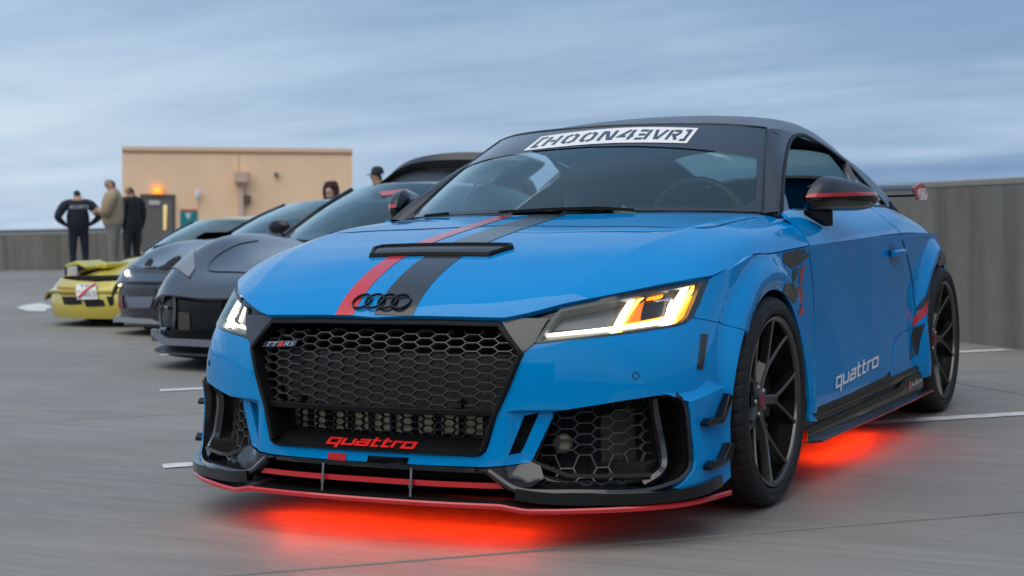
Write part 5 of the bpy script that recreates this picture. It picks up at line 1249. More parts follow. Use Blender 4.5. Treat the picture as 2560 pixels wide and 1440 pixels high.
# ---------------------------------------------------------------- stair tower
def tower():
    base_d = 58.
    A = atd(305, 628, base_d); B = atd(880, 622, base_d+1.2); A[2] = B[2] = 0
    t = (B-A); W_ = np.linalg.norm(t); t /= W_; n = np.array([-t[1], t[0], 0]); n = n if n @ RB[2] > 0 else -n
    STU = mat('peach_stucco', (.90, .62, .40), .85, noise=.06, nscale=1.2, bump=.3, bscale=60)
    TRIM = mat('peach_trim', (.80, .55, .37), .8); DOORG = mat('grey_door_paint', (.135, .125, .115), .5)
    # leaning with the level of the far floor: the deck drains by one degree
    roll = Matrix.Rotation(R_(.95), 4, Vector(-RB[2]*[1, 1, 0]))
    e = empty('stair_tower', tuple(A), 0, 'flat roofed peach stucco stair tower with a grey door', 'building')
    def P(px, py, off=0.):       # pixel on the facade plane, local to the tower
        d = ray(px, py); q = CP+d*(((A-n*off)-CP)@n)/(d@n); return q-A
    def slab_(name, pts, th, m, off=0., parent=None, bevel=0):
        return MB().prism([P(*p, off) for p in pts], n*th).build(name, m, parent or e, bevel=bevel)
    slab_('wall', [(305.5, 646), (881, 640), (880.5, 377), (305.5, 370)], 7.0, STU)
    slab_('parapet_coping', [(304.5, 375.5), (881.5, 381), (881.5, 371.5), (304.5, 365.5)], 7.2, TRIM, .08)
    slab_('parapet_band', [(305, 381), (881, 386.5), (881, 381.5), (305, 376)], .1, mat('peach_band', (.50, .32, .20), .85), .04)
    dr = slab_('door', [(353, 632), (437, 630), (437.5, 486.5), (350.5, 485)], .1, mat('door_frame_grey', (.075, .070, .066), .5), .06)
    slab_('door_leaf', [(357, 631), (430, 629.5), (430.5, 500), (355.5, 499)], .02, DOORG, .075, dr)
    slab_('door_window', [(408.5, 575), (415, 575), (418, 512), (408, 512)], .02, mat('lit_door_glass', (.5, .42, .2), .3, emit=(1, .75, .3), estr=.35), .09, dr)
    slab_('door_closer', [(372, 512), (400, 512.5), (400, 501), (372, 500.5)], .06, mat('closer_white', (.5, .49, .5), .5), .13, dr)
    ex = slab_('exit_sign', [(382, 485), (404.5, 485.5), (404.5, 466), (382, 465.5)], .15, mat('exit_orange', (.9, .25, .02), .5, emit=(1.0, .26, .02), estr=.95), .18)
    V, F = font2d('EXIT'); px = quad_map(V, [(385.5, 480), (401, 480.3), (401, 471.3), (385.5, 471)]); MB().add([P(*p, .20) for p in px], F).build('exit_lettering', mat('exit_letters', (1, .5, .2), .5, emit=(1., .5, .14), estr=1.2), ex)
    sg = slab_('sign_panel', [(450, 566), (493, 566), (493, 529), (450.5, 528.5)], .04, mat('teal_sign', (.0, .21, .235), .5), .05)
    slab_('sign_header', [(450.5, 529), (493, 529.5), (493, 523.5), (450.5, 523)], .04, mat('rust_sign', (.42, .13, .04), .5), .055, sg)
    c = (470.5, 538)
    slab_('sign_symbol', [(c[0]-7, 534), (c[0]-5, 543), (c[0], 549), (c[0]+5, 543), (c[0]+7, 534), (c[0], 531)], .02, mat('sign_pale', (.5, .6, .62), .5), .065, sg)
    LG = mat('wall_lamp_shade', (.72, .76, .80), .3)
    lp = P(495, 487, .2); MB().lathe([(0, .24), (.08, .22), (.11, .10), (.085, -.02), (.03, -.12)], lp-np.array([0, 0, .05]), (0, 0, 1), 16).build('wall_lamp', LG, e, smooth=60)
    MB().tube([P(495, 497, .03), P(495, 519, .03)], .02, 8).build('conduit', TRIM, e)
    slab_('junction_box', [(585, 455), (619.5, 455.5), (619.5, 428.5), (585, 428)], .5, mat('pink_box', (.62, .42, .33), .7), .5, bevel=.01)
    slab_('junction_lower_box', [(588, 462), (616, 462.5), (616, 455.5), (588, 455)], .3, TRIM, .3)  # smaller trim-coloured box under the junction box
    slab_('downpipe', [(595, 645), (608.5, 645), (608.5, 462.5), (595, 462)], .2, mat('pink_pipe', (.66, .46, .36), .6), .2)
    slab_('expansion_joint', [(596.5, 430), (598.5, 430), (598.5, 383), (596.5, 383)], .01, mat('peach_band', None) if 'peach_band' not in MATS else MATS['peach_band'], .012)
    slab_('wall_box', [(609, 508), (626, 508.5), (626, 488.5), (609, 488)], .25, mat('brown_box', (.10, .07, .06), .6), .25, bevel=.01)
    q = P(690.5, 436, .15); MB().lathe([(0, -.12), (.07, -.10), (.085, 0), (.085, .12), (0, .13)], q, n, 16).build('camera_dome', mat('dome_grey', (.12, .12, .12), .4), e, smooth=60)
    return e
tower()

# unseen, added behind the camera: parapet and brick block for the paint to reflect
parapet('unseen_parapet', (-40., -16., 0), (40., -16., 0), 1.1, 'plain concrete parapet added out of view for reflections')
bb_ = MB().box((-12, -44, 2.5), (60, 10, 11)).build('unseen_brick_block', mat('brown_brick', (.085, .055, .042), .85, noise=.3, nscale=3)); tag(bb_, 'long brown brick block added out of view for reflections', 'building')
for i in range(12):
    for z in (1.6, 5.2):
        MB().box((-39+i*4.9, -38.96, z), (2.2, .1, 1.7)).build('window', DGLASS if False else mat('office_window', (.02, .025, .03), .08), bb_)

# ================================================================ the parked cars behind
HX2 = {0.0: [.430,.430,.430,.428,.415,.37,.29], .12: [.500,.500,.500,.505,.505,.46,.37], .30: [.558,.558,.560,.572,.580,.548,.45], .60: [.632,.632,.642,.668,.688,.660,.55],
       .95: [.702,.702,.716,.744,.764,.732,.61], 1.25: [.760,.760,.770,.788,.800,.768,.65], 1.60: [.812,.812,.812,.816,.822,.790,.68], 1.95: [.85,.85,.85,.845,.84,.80,.69]}
XC = np.array([0, .20, .40, .58, .72, .85, .94])
FRONT2 = [(0, .0), (.22, .015), (.42, .06), (.60, .14), (.74, .25), (.85, .40), (.92, .60), (.945, .80)]
SIDE2 = [.955, 1.3, 1.8, 2.3, 2.8, 3.3, 3.8, 4.1]
def hx_mod(dy, dzs, wcen=.6):
    w = np.array([wcen, wcen, wcen+.1, .85, 1, 1, 1]).clip(0, 1)
    return {y: list(np.array(HX2[y])+np.interp(y, dy, dzs)*w) for y in HX2}
class Car:
    def __init__(s, name, label, ox, oy, W=1.0, kz=1.0, dz=0.0, ylen=1.0, nose=None, ws=None, roof=None, body=None, lower=None, glassm=None, hx=None):
        hx = hx or HX2
        s.o = np.array([ox, oy, 0.]); s.e = empty(name, (ox, oy, 0), 0, label, 'car', None); s.ox = ox
        f = lambda x, y, z: (ox+x*W, oy+y*ylen, z)
        s.hood = Surf([[f(x*(.94 if y < .05 else .97 if y < .2 else 1.0), y+(.30*(x/.94)**2.2 if y < .9 else .30*(x/.94)**2.2*max(0, 1-(y-.9)/.7)), z*kz+dz) for x, z in zip(XC, hx[y])] for y in sorted(hx)], sym=True, xm=ox, both=True, n=90).orient((ox, oy+1, 0))
        zb = [.08, .16, .26, .36, .44, .52, .60, .68, .76]; fz = (.73*kz+dz)/.73
        rows = []
        for z in zb:
            k = np.interp(z, [.08, .16, .3, .45, .6, .76], [.02, .0, -.01, .03, .16, .34]); sx = np.interp(z, [.08, .2, .5, .76], [.97, 1., 1., .985])
            zz = z if z < .1 else .08+(z-.08)*(.76*fz-.08)/.68; r = [f(x*sx, y+k, zz) for x, y in FRONT2]+[f(.95*sx, y, zz) for y in SIDE2]+[f(.80, 4.35, zz), f(.5, 4.45, zz), f(0, 4.5, zz)]; rows.append(r)
        s.belt = Surf(rows, sym=True, xm=ox, both=True, n=120).orient((ox, oy+2, .4))
        b0, b1, t0, t1 = ws      # base centre (y,z), base corner (x,y,z), top centre (y,z), top corner (x,y,z)
        base = np.array([(ox+b1[0]*t, oy+b0[0]+(b1[1]-b0[0])*t**2, b0[1]+(b1[2]-b0[1])*t**2) for t in np.linspace(0, 1, 5)]); top = np.array([(ox+t1[0]*t, oy+t0[0]+(t1[1]-t0[0])*t**2, t0[1]+(t1[2]-t0[1])*t**2) for t in np.linspace(0, 1, 5)])
        s.base, s.top = base, top
        s.ws = Surf([base*(1-t)+top*t+np.array([0, -.35, .9])*b*np.array([1, 1, 1, .9, .5])[:, None] for t, b in ((0, 0), (.33, .022), (.66, .022), (1, 0))], sym=True, xm=ox, both=True, n=50).orient((ox, oy+3, .3))
        rr = [top]
        for (y, zc, xr, zr) in roof: rr.append(np.array([(ox+xr*t, oy+y, zc+(zr-zc)*t**2.2) for t in np.linspace(0, 1, 5)]))
        s.roof = Surf(rr, sym=True, xm=ox, n=50).orient((ox, oy+3, .3))
        # panels
        L_ = s.hood.Lr; C_ = s.hood.Lc
        hm = [(r, 0) for r in np.linspace(0, L_*.98, 16)]+[(L_*.98, c) for c in np.linspace(0, C_, 12)][1:]+[(r, C_) for r in np.linspace(L_*.98, 0, 16)][1:]+[(0, c) for c in np.linspace(C_, 0, 12)][1:-1]
        s.hoodo = panel('bonnet', s.hood, hm, body, s.e, h=.06, th=.02, mirror='none', rc=True)
        s._join(s.hoodo)
        bl = [(r, 0) for r in np.linspace(.0, s.belt.Lr*.62, 10)]+[(s.belt.Lr*np.interp(t, [0, .18, .3, 1], [.62, .72, .98, .98]), s.belt.Lc*t) for t in np.linspace(0, 1, 40)]+[(r, s.belt.Lc) for r in np.linspace(s.belt.Lr*.98, 0, 8)][1:]+[(0, c) for c in np.linspace(s.belt.Lc, 0, 30)][1:-1]
        s.belto = panel('lower_body', s.belt, bl, lower, s.e, h=.07, th=.02, rc=True); s._join(s.belto)
        gl = [(0, 0), (s.ws.Lr, 0)]+[(s.ws.Lr, c) for c in np.linspace(0, s.ws.Lc, 8)][1:]+[(r, s.ws.Lc) for r in np.linspace(s.ws.Lr, 0, 8)][1:]+[(0, c) for c in np.linspace(s.ws.Lc, 0, 8)][1:-1]
        s.wso = panel('windscreen', s.ws, gl, glassm or GLASS, s.e, h=.08, th=0, rc=True); s._join(s.wso)
        rl = [(0, 0), (s.roof.Lr, 0)]+[(s.roof.Lr, c) for c in np.linspace(0, s.roof.Lc, 8)][1:]+[(r, s.roof.Lc) for r in np.linspace(s.roof.Lr, 0, 12)][1:]+[(0, c) for c in np.linspace(s.roof.Lc, 0, 8)][1:-1]
        s.roofo = panel('roof', s.roof, rl, body, s.e, h=.08, th=.02, rc=True); s._join(s.roofo)
        for sg in (1, -1):
            m_ = lambda P: np.array([(2*ox-p[0], p[1], p[2]) if sg < 0 else tuple(p) for p in P])
            MB().tube(m_(s.ws.eval([(r, s.ws.Lc) for r in np.linspace(0, s.ws.Lr, 10)])), .022, 8, up=(0, 1, 0)).build('a_pillar', GLOSS, s.e, smooth=60)
            # side glass and shoulder down to the belt
            rail = s.roof.eval([(r, s.roof.Lc) for r in np.linspace(0, s.roof.Lr, 12)]); low = np.array([(ox+.80*W if p[1] < oy+3 else ox+.78*W, p[1], .84*kz+dz) for p in rail]); ap = s.ws.eval([(r, s.ws.Lc) for r in np.linspace(0, s.ws.Lr, 6)])
            lowf = np.array([(ox+.80*W, p[1]+.05, .82*kz+dz) for p in ap])
            MB().grid(np.array([m_(np.vstack([ap, rail[1:]])), m_(np.vstack([lowf, low[1:]]))])).build('side_window', DGLASS, s.e, smooth=60)
            sh0 = np.array([(ox+.80*W, oy+y, .83*kz+dz) for y in np.linspace(1.5, 4.3, 10)]); sh1 = np.array([(ox+.945*W, oy+y, .735*fz) for y in np.linspace(1.5, 4.3, 10)])
            MB().grid(np.array([m_(sh0), m_((sh0+sh1)/2+[.02*W, 0, .012]), m_(sh1)])).build('shoulder', body, s.e, smooth=60)
        MB().grid(np.array([[(ox+x, oy+y, z) for x in np.linspace(-.92*W, .92*W, 7)] for y, z in ((1.9, .80*fz), (3.2, .86*fz), (4.0, .86*fz), (4.45, .80*fz))])).build('rear_deck', body, s.e, smooth=60)
        # cabin and floor
        MB().box((ox, oy+2.2, .30), (1.6*W, 3.4, .3)).build('floor', DEEP, s.e)
        MB().box((ox, oy+b1[1]+.1, b1[2]-.08), (1.3*W, .5, .12)).build('dashboard', CAB, s.e, bevel=.04)
        for sx in (-.36, .36):
            MB().lathe([(0, .30), (.12, .28), (.22, .1), (.24, -.2), (.2, -.5)], (ox+sx, oy+t1[1]+.45, t1[2]-.42), (0, .18, 1), 14).build('seat', LEA, s.e, smooth=60)
        Rw = .33 if kz > .9 else .27
        for y in (.95, 3.65):
            for sx in (-1, 1):
                w = MB().lathe([(Rw-.11, -.01), (Rw-.06, .0), (Rw-.015, -.006), (Rw, -.03), (Rw, -.22), (Rw-.03, -.24)], (ox+sx*.945*W, oy+y, Rw), (sx, 0, 0), 36).build('tyre', RUBBER, s.e, smooth=50)
                rm = MB().lathe([(0, -.03), (.05, -.025), (.06, -.04), (Rw-.13, -.03), (Rw-.10, -.006), (Rw-.105, -.05)], (ox+sx*.945*W, oy+y, Rw), (sx, 0, 0), 30).build('rim', RIM, w, smooth=40)
                if kz > .9: MB().lathe([(.36, .004), (.37, -.02), (.37, -.30)], (ox+sx*.945*W, oy+y, .33), (sx, 0, 0), 30).build('wheel_arch', DEEP, s.e, smooth=50)
    def _join(s, o):
        c = mirror_obj_x(o, s.ox, s.e)
    def film(s, name, surf, px, m_, lift=.004, h=.05, th=0, holes=()):
        return panel(name, surf, px, m_, s.e, h=h, th=th, lift=lift, holes=holes)
def mirror_obj_x(o, ox, parent):
    """second half of a panel, joined into the same mesh object"""
    me = o.data; n = len(me.vertices); co = np.empty(n*3, 'f'); me.vertices.foreach_get('co', co); co = co.reshape(-1, 3); lv = np.empty(len(me.loops), 'i'); me.loops.foreach_get('vertex_index', lv)
    nn = np.empty(len(me.loops)*3, 'f'); me.corner_normals.foreach_get('vector', nn); vn = np.zeros((n, 3), 'f'); vn[lv] = nn.reshape(-1, 3)
    F = [tuple(p.vertices) for p in me.polygons]; M_ = co*[-1, 1, 1]+[2*ox, 0, 0]
    me2 = bpy.data.meshes.new(me.name); me2.from_pydata([tuple(p) for p in np.vstack([co, M_])], [], F+[tuple(i+n for i in f)[::-1] for f in F]); me2.polygons.foreach_set('use_smooth', [True]*len(me2.polygons))
    me2.normals_split_custom_set_from_vertices([tuple(q) for q in np.vstack([vn, vn*[-1, 1, 1]])]); me2.materials.append(me.materials[0]); o.data = me2; bpy.data.meshes.remove(me)
# parts were built in world coordinates: bring them under the car's own origin at the end
def settle(e):
    mi = Matrix.Translation(-Vector(e.location))
    def go(o, top):
        for c in o.children:
            if top: c.matrix_parent_inverse = mi
            go(c, False)
    go(e, True)

GREYW = mat('charcoal_satin_paint', (.022, .023, .029), .32, coat=1.0, coat_rough=.10); NAVY = mat('slate_blue_paint', (.026, .034, .055), .3, coat=1, coat_rough=.05)
YEL = mat('yellow_paint', (.56, .46, .06), .35, coat=.9, coat_rough=.05); BLKREFL = mat('black_green_reflection', (.005, .008, .0065), .3, coat=.08, coat_rough=.03, spec=.06)  # charcoal car's lower body is black, a green reflection put into its colour
BLK = GLOSS
MASK = mat('mask_black', (.004, .0045, .0045), .35, spec=.12, coat=.12, coat_rough=.02)
# ---- charcoal mid-engined car next to the blue one, engine cover raised
c2 = Car('charcoal_sports_car', 'charcoal grey mid-engined sports car with raised rear cover and triangular headlights', -3.55, 3.05, W=.965, kz=1.0, hx=hx_mod([0, .12, .3, .6, .95, 1.25, 1.6], [.06, .085, .10, .115, .085, .045, .0], .55), ws=((1.18, .795), (.70, 1.60, .825), (2.05, 1.19), (.53, 2.25, 1.155)),
         roof=((2.5, 1.222, .54, 1.165), (2.9, 1.20, .54, 1.13), (3.5, 1.06, .52, .99), (4.0, .92, .50, .86)), body=GREYW, lower=BLKREFL)
def z5(x, y): return (270+x/4., 480+y/4.)
c2.film('headlight', c2.hood, [z5(*p) for p in [(862, 566), (874, 590), (872, 770), (815, 860), (640, 770), (740, 650)]], mat('pale_lamp_cover', (.20, .21, .235), .35, coat=.4), .010, th=.012)
def seam_line(car, surf, px, r=.006, m_=None, lift=.002):
    MB().tube(curve(surf.pts(px, lift), 40), r, 5).build('shut_line', m_ or GLOSS, car.e)
seam_line(c2, c2.hood, [z5(*p) for p in [(1440, 810), (1330, 805), (1200, 800), (1040, 795), (1000, 770), (1020, 710), (1080, 650), (1180, 585), (1330, 520), (1500, 490)]], .005)
c2.film('front_mask', c2.belt, [z5(*p) for p in [(478, 945), (560, 980), (700, 1030), (900, 1065), (1160, 1075), (1150, 1390), (700, 1400), (560, 1370), (510, 1150)]], MASK, .006)
c2.film('air_intake', c2.belt, [z5(*p) for p in [(720, 1200), (830, 1210), (835, 1380), (720, 1380)]], mat('intake_mesh_bronze', (.035, .030, .020), .5, noise=.5, nscale=90), .012)
for pl, r in (([(485, 1092), (560, 1130), (632, 1166)], .010), ([(490, 1100), (520, 1230), (560, 1370)], .008), ([(690, 1060), (695, 1200), (690, 1370)], .014), ([(560, 1370), (620, 1368)], .012)):
    MB().tube(c2.belt.pts([z5(*p) for p in pl], .016), r, 6).build('intake_blade', SLATE if r < .012 else BLK, c2.e, smooth=60)
c2.film('corner_lamp', c2.belt, [z5(*p) for p in [(478, 965), (505, 975), (515, 1005), (480, 990)]], mat('red_marker', (.5, .02, .01), .3, emit=(1, .05, .02), estr=.6), .012)
sp = [(x, y, z) for x, y, z in [(-.93, .62, .13), (-.91, .50, .12), (-.84, .32, .115), (-.72, .17, .115), (-.5, .05, .115), (0, -.03, .115), (.5, .05, .115), (.84, .32, .115), (.93, .6, .13)]]
S2 = curve(np.array(sp)+[c2.ox, 3.05, 0], 40)
MB().grid(np.array([S2, S2+[0, .25, .03], S2+[0, .25, .0], S2-[0, 0, .012]]), cu=True).build('splitter', mat('splitter_grey', (.035, .036, .042), .3, coat=.5), c2.e, smooth=40)
cv = curve(np.array([(-.945, .62, .24), (-.93, .48, .20), (-.86, .34, .175), (-.80, .26, .20), (-.74, .19, .23), (-.66, .15, .20), (-.4, .02, .185), (0, -.01, .18)])+[c2.ox, 3.05, 0], 40)
MB().tube(cv, 1., prof=rect(.015, .022)).build('lower_lip', mat('lip_silver_blue', (.20, .21, .26), .25, metal=.4, coat=.5), c2.e, smooth=40)
# mirror on its thin arm, red reflection painted on the screen, raised cover
mm = at(700, 568, x=c2.ox-.86)
G = [[mm+np.array([.11*(t-.5)*2*.9, .03*math.cos(w)*s_-.02*t, .052*math.sin(w)*s_]) for w in np.linspace(0, 2*math.pi, 14, endpoint=False)] for t, s_ in ((0, .3), (.06, .75), (.3, 1), (.7, 1.0), (.94, .8), (1, .3))]
mo = MB().grid(np.array(G), cv=True).build('door_mirror', GLOSS, c2.e, smooth=60)
MB().tube([mm+[.02, 0, -.04], mm+[.10, .02, -.10]], .016, 6).build('mirror_arm', GLOSS, mo)
c2.film('screen_reflection', c2.ws, [(948, 481), (1020, 474), (1018, 484), (955, 492)], mat('pink_reflection', (.45, .12, .15), .4), .006)
hy = 6.30
ao = curve([at(u, v, y=hy) for u, v in ((938, 480), (940, 465), (957, 450), (985, 422), (1010, 405), (1040, 394), (1080, 386), (1130, 381), (1190, 380), (1250, 382), (1305, 388), (1328, 397), (1318, 410), (1285, 436), (1245, 468), (1205, 500))], 60)
ai = curve([at(u, v, y=hy+.02) for u, v in ((962, 480), (965, 462), (980, 449), (1003, 437), (1025, 430), (1050, 426), (1085, 424), (1130, 424), (1180, 424), (1225, 422), (1262, 417), (1276, 416), (1270, 425), (1248, 444), (1220, 470), (1190, 500))], 60)
lid = MB().grid(np.array([ao+[0, .25, -.03], ao+[0, .03, 0], ao*.5+ai*.5+[0, -.03, .01], ai, ai+[0, .06, -.01]])).build('raised_cover', SATIN, c2.e, smooth=50)
MB().tube(ai, .012, 6).build('cover_seal', GLOSS, lid, smooth=60)
cg = ai.mean(axis=0)*[1, 1, 0]+[0, .05, 1.05]
MB().grid(np.array([ai+[0, .03, 0], ai*.5+cg*.5+[0, .05, 0], ai*.02+cg*.98+[0, .05, 0]])).build('cover_glass', mat('cover_glass_pale', (.16, .21, .28), .1, coat=1), lid, smooth=60)
settle(c2.e)
# ---- slate blue car
c3 = Car('slate_sports_car', 'slate blue sports car with dark open nose ducts between yellow and charcoal cars', -5.97, 5.42, W=.98, kz=1.02, hx=hx_mod([0, .12, .3, .6, .95, 1.25, 1.6, 1.95], [.02, .03, .03, .025, -.005, -.03, -.045, -.04], 1.), ws=((1.30, .80), (.68, 1.75, .84), (2.2, 1.12), (.52, 2.4, 1.085)),
         roof=((2.7, 1.145, .53, 1.10), (3.2, 1.11, .52, 1.05), (3.8, .98, .50, .92)), body=NAVY, lower=mat('slate_dark_lower', (.022, .024, .032), .3, coat=.5))
c3.film('nose_duct', c3.hood, [z5(*p) for p in [(560, 735), (600, 700), (660, 660), (720, 640), (735, 660), (640, 760), (560, 800), (490, 810), (500, 760)]], DEEP, .006)
c3.film('nose_duct', c3.hood, [z5(*p) for p in [(365, 735), (400, 680), (440, 665), (455, 690), (430, 735)]], DEEP, .006)
c3.film('nose_duct', c3.hood, [z5(*p) for p in [(345, 765), (440, 755), (490, 750), (480, 780), (400, 790), (365, 800)]], DEEP, .006)
c3.film('bumper_band', c3.belt, [z5(*p) for p in [(50, 925), (160, 960), (480, 965), (480, 1030), (170, 1030), (60, 985)]], mat('band_grey', (.03, .031, .033), .4), .008)
c3.film('red_insert', c3.belt, [z5(*p) for p in [(85, 1010), (150, 1030), (170, 1160), (150, 1170), (95, 1165)]], mat('dark_red_insert', (.16, .01, .015), .35), .010)
c3.film('grille_plate', c3.belt, [z5(*p) for p in [(195, 1050), (470, 1050), (430, 1160), (220, 1160)]], mat('plate_blue_grey', (.13, .145, .19), .4), .012)
cv = curve(np.array([(-.93, .60, .17), (-.90, .46, .14), (-.82, .30, .115), (-.70, .18, .13), (-.4, .06, .13), (0, .03, .13), (.4, .06, .13), (.8, .3, .13)])+[c3.ox, 5.42, 0], 40)
MB().tube(cv, 1., prof=rect(.02, .022)).build('lower_lip', mat('lip_silver', (.34, .34, .37), .3, metal=.4), c3.e, smooth=40)
for p in [(85, 910), (200, 820)]:
    q = (c3.belt if p[1] > 850 else c3.hood).pt(z5(*p), .008); MB().lathe([(0, .02), (.022, .012), (.03, 0)], q, (-.3, -1, .2), 12).build('driving_lamp', mat('small_lamp', (.9, .8, .5), .3, emit=(1, .85, .55), estr=2.2), c3.e, smooth=60)
settle(c3.e)
# ---- yellow wedge with pop-up lamps
c4 = Car('yellow_wedge_car', 'yellow wedge-shaped sports car with raised pop-up headlamp and small white number plate', -7.58, 6.25, W=.93, kz=.70, dz=.035, hx=hx_mod([0, .12, .3, .6, .95, 1.25, 1.6], [0., -.04, -.08, -.08, -.06, -.02, 0], 1.), ylen=1.0, ws=((1.12, .632), (.64, 1.55, .655), (1.98, .975), (.50, 2.16, .940)),
         roof=((2.5, 1.000, .50, .955), (3.0, .985, .50, .94), (3.8, .86, .48, .80)), body=YEL, lower=YEL)
def z4(x, y): return (100+x/6., 600+y/6.)
c4.film('lower_grille', c4.belt, [z4(*p) for p in [(335, 850), (600, 850), (640, 960), (470, 970), (365, 960)]], DEEP, .006)
c4.film('lower_grille', c4.belt, [z4(*p) for p in [(660, 900), (890, 890), (960, 900), (980, 990), (700, 1000)]], DEEP, .006)
c4.film('lower_grille', c4.belt, [z4(*p) for p in [(1000, 850), (1110, 850), (1110, 960), (1050, 990)]], DEEP, .006)
c4.film('bumper_recess_shade', c4.belt, [z4(*p) for p in [(265, 700), (570, 715), (575, 835), (300, 825)]], mat('ochre_recess_shade', (.30, .17, .01), .5), .004)  # flat film, shade of the recess painted in darker ochre
pq = [z4(585, 900), z4(885, 890), z4(870, 675), z4(575, 685)]
pl = c4.film('number_plate', c4.belt, pq, mat('plate_white', (.70, .70, .72), .5), .02, th=.01)
c4.film('plate_slash', c4.belt, [z4(*p) for p in [(590, 870), (850, 672), (872, 690), (620, 890)]], RED, .026)
V, F = font2d('TXN'); decal('plate_marks', c4.belt, V, F, [z4(620, 735), z4(840, 725), z4(840, 690), z4(620, 700)], GLOSS, c4.e, lift=.023)
V, F = font2d('4R5'); decal('plate_marks', c4.belt, V, F, [z4(680, 870), z4(860, 860), z4(850, 790), z4(680, 800)], mat('plate_grey', (.2, .2, .22), .5), c4.e, lift=.023)
pp = [at(*z4(*p), y=6.95) for p in [(365, 370), (545, 310), (690, 390), (700, 430), (580, 520), (545, 545), (410, 560), (370, 500)]]
pod_ = MB().prism(pp, (0, .35, 0)).build('popup_lamp', YEL, c4.e, bevel=.02)
MB().prism([at(*z4(*p), y=6.94) for p in [(375, 400), (560, 370), (680, 420), (560, 490), (500, 555), (400, 575), (370, 520)]], (0, .02, 0)).build('popup_bezel', BLK, pod_)
MB().prism([at(*z4(*p), y=6.92) for p in [(405, 400), (545, 385), (555, 540), (440, 560), (405, 520)]], (0, .03, 0)).build('popup_lens', mat('lens_pale', (.55, .52, .48), .15, coat=1), pod_)
MB().prism([at(*z4(*p), y=7.1) for p in [(700, 430), (720, 380), (960, 330), (1000, 370), (990, 430)]], (0, .35, 0)).build('second_popup_lamp', YEL, c4.e, bevel=.03)
MB().box((c4.ox+.25, 7.45, .648), (.30, .03, .05)).build('cowl_vent', BLK, c4.e)
settle(c4.e)

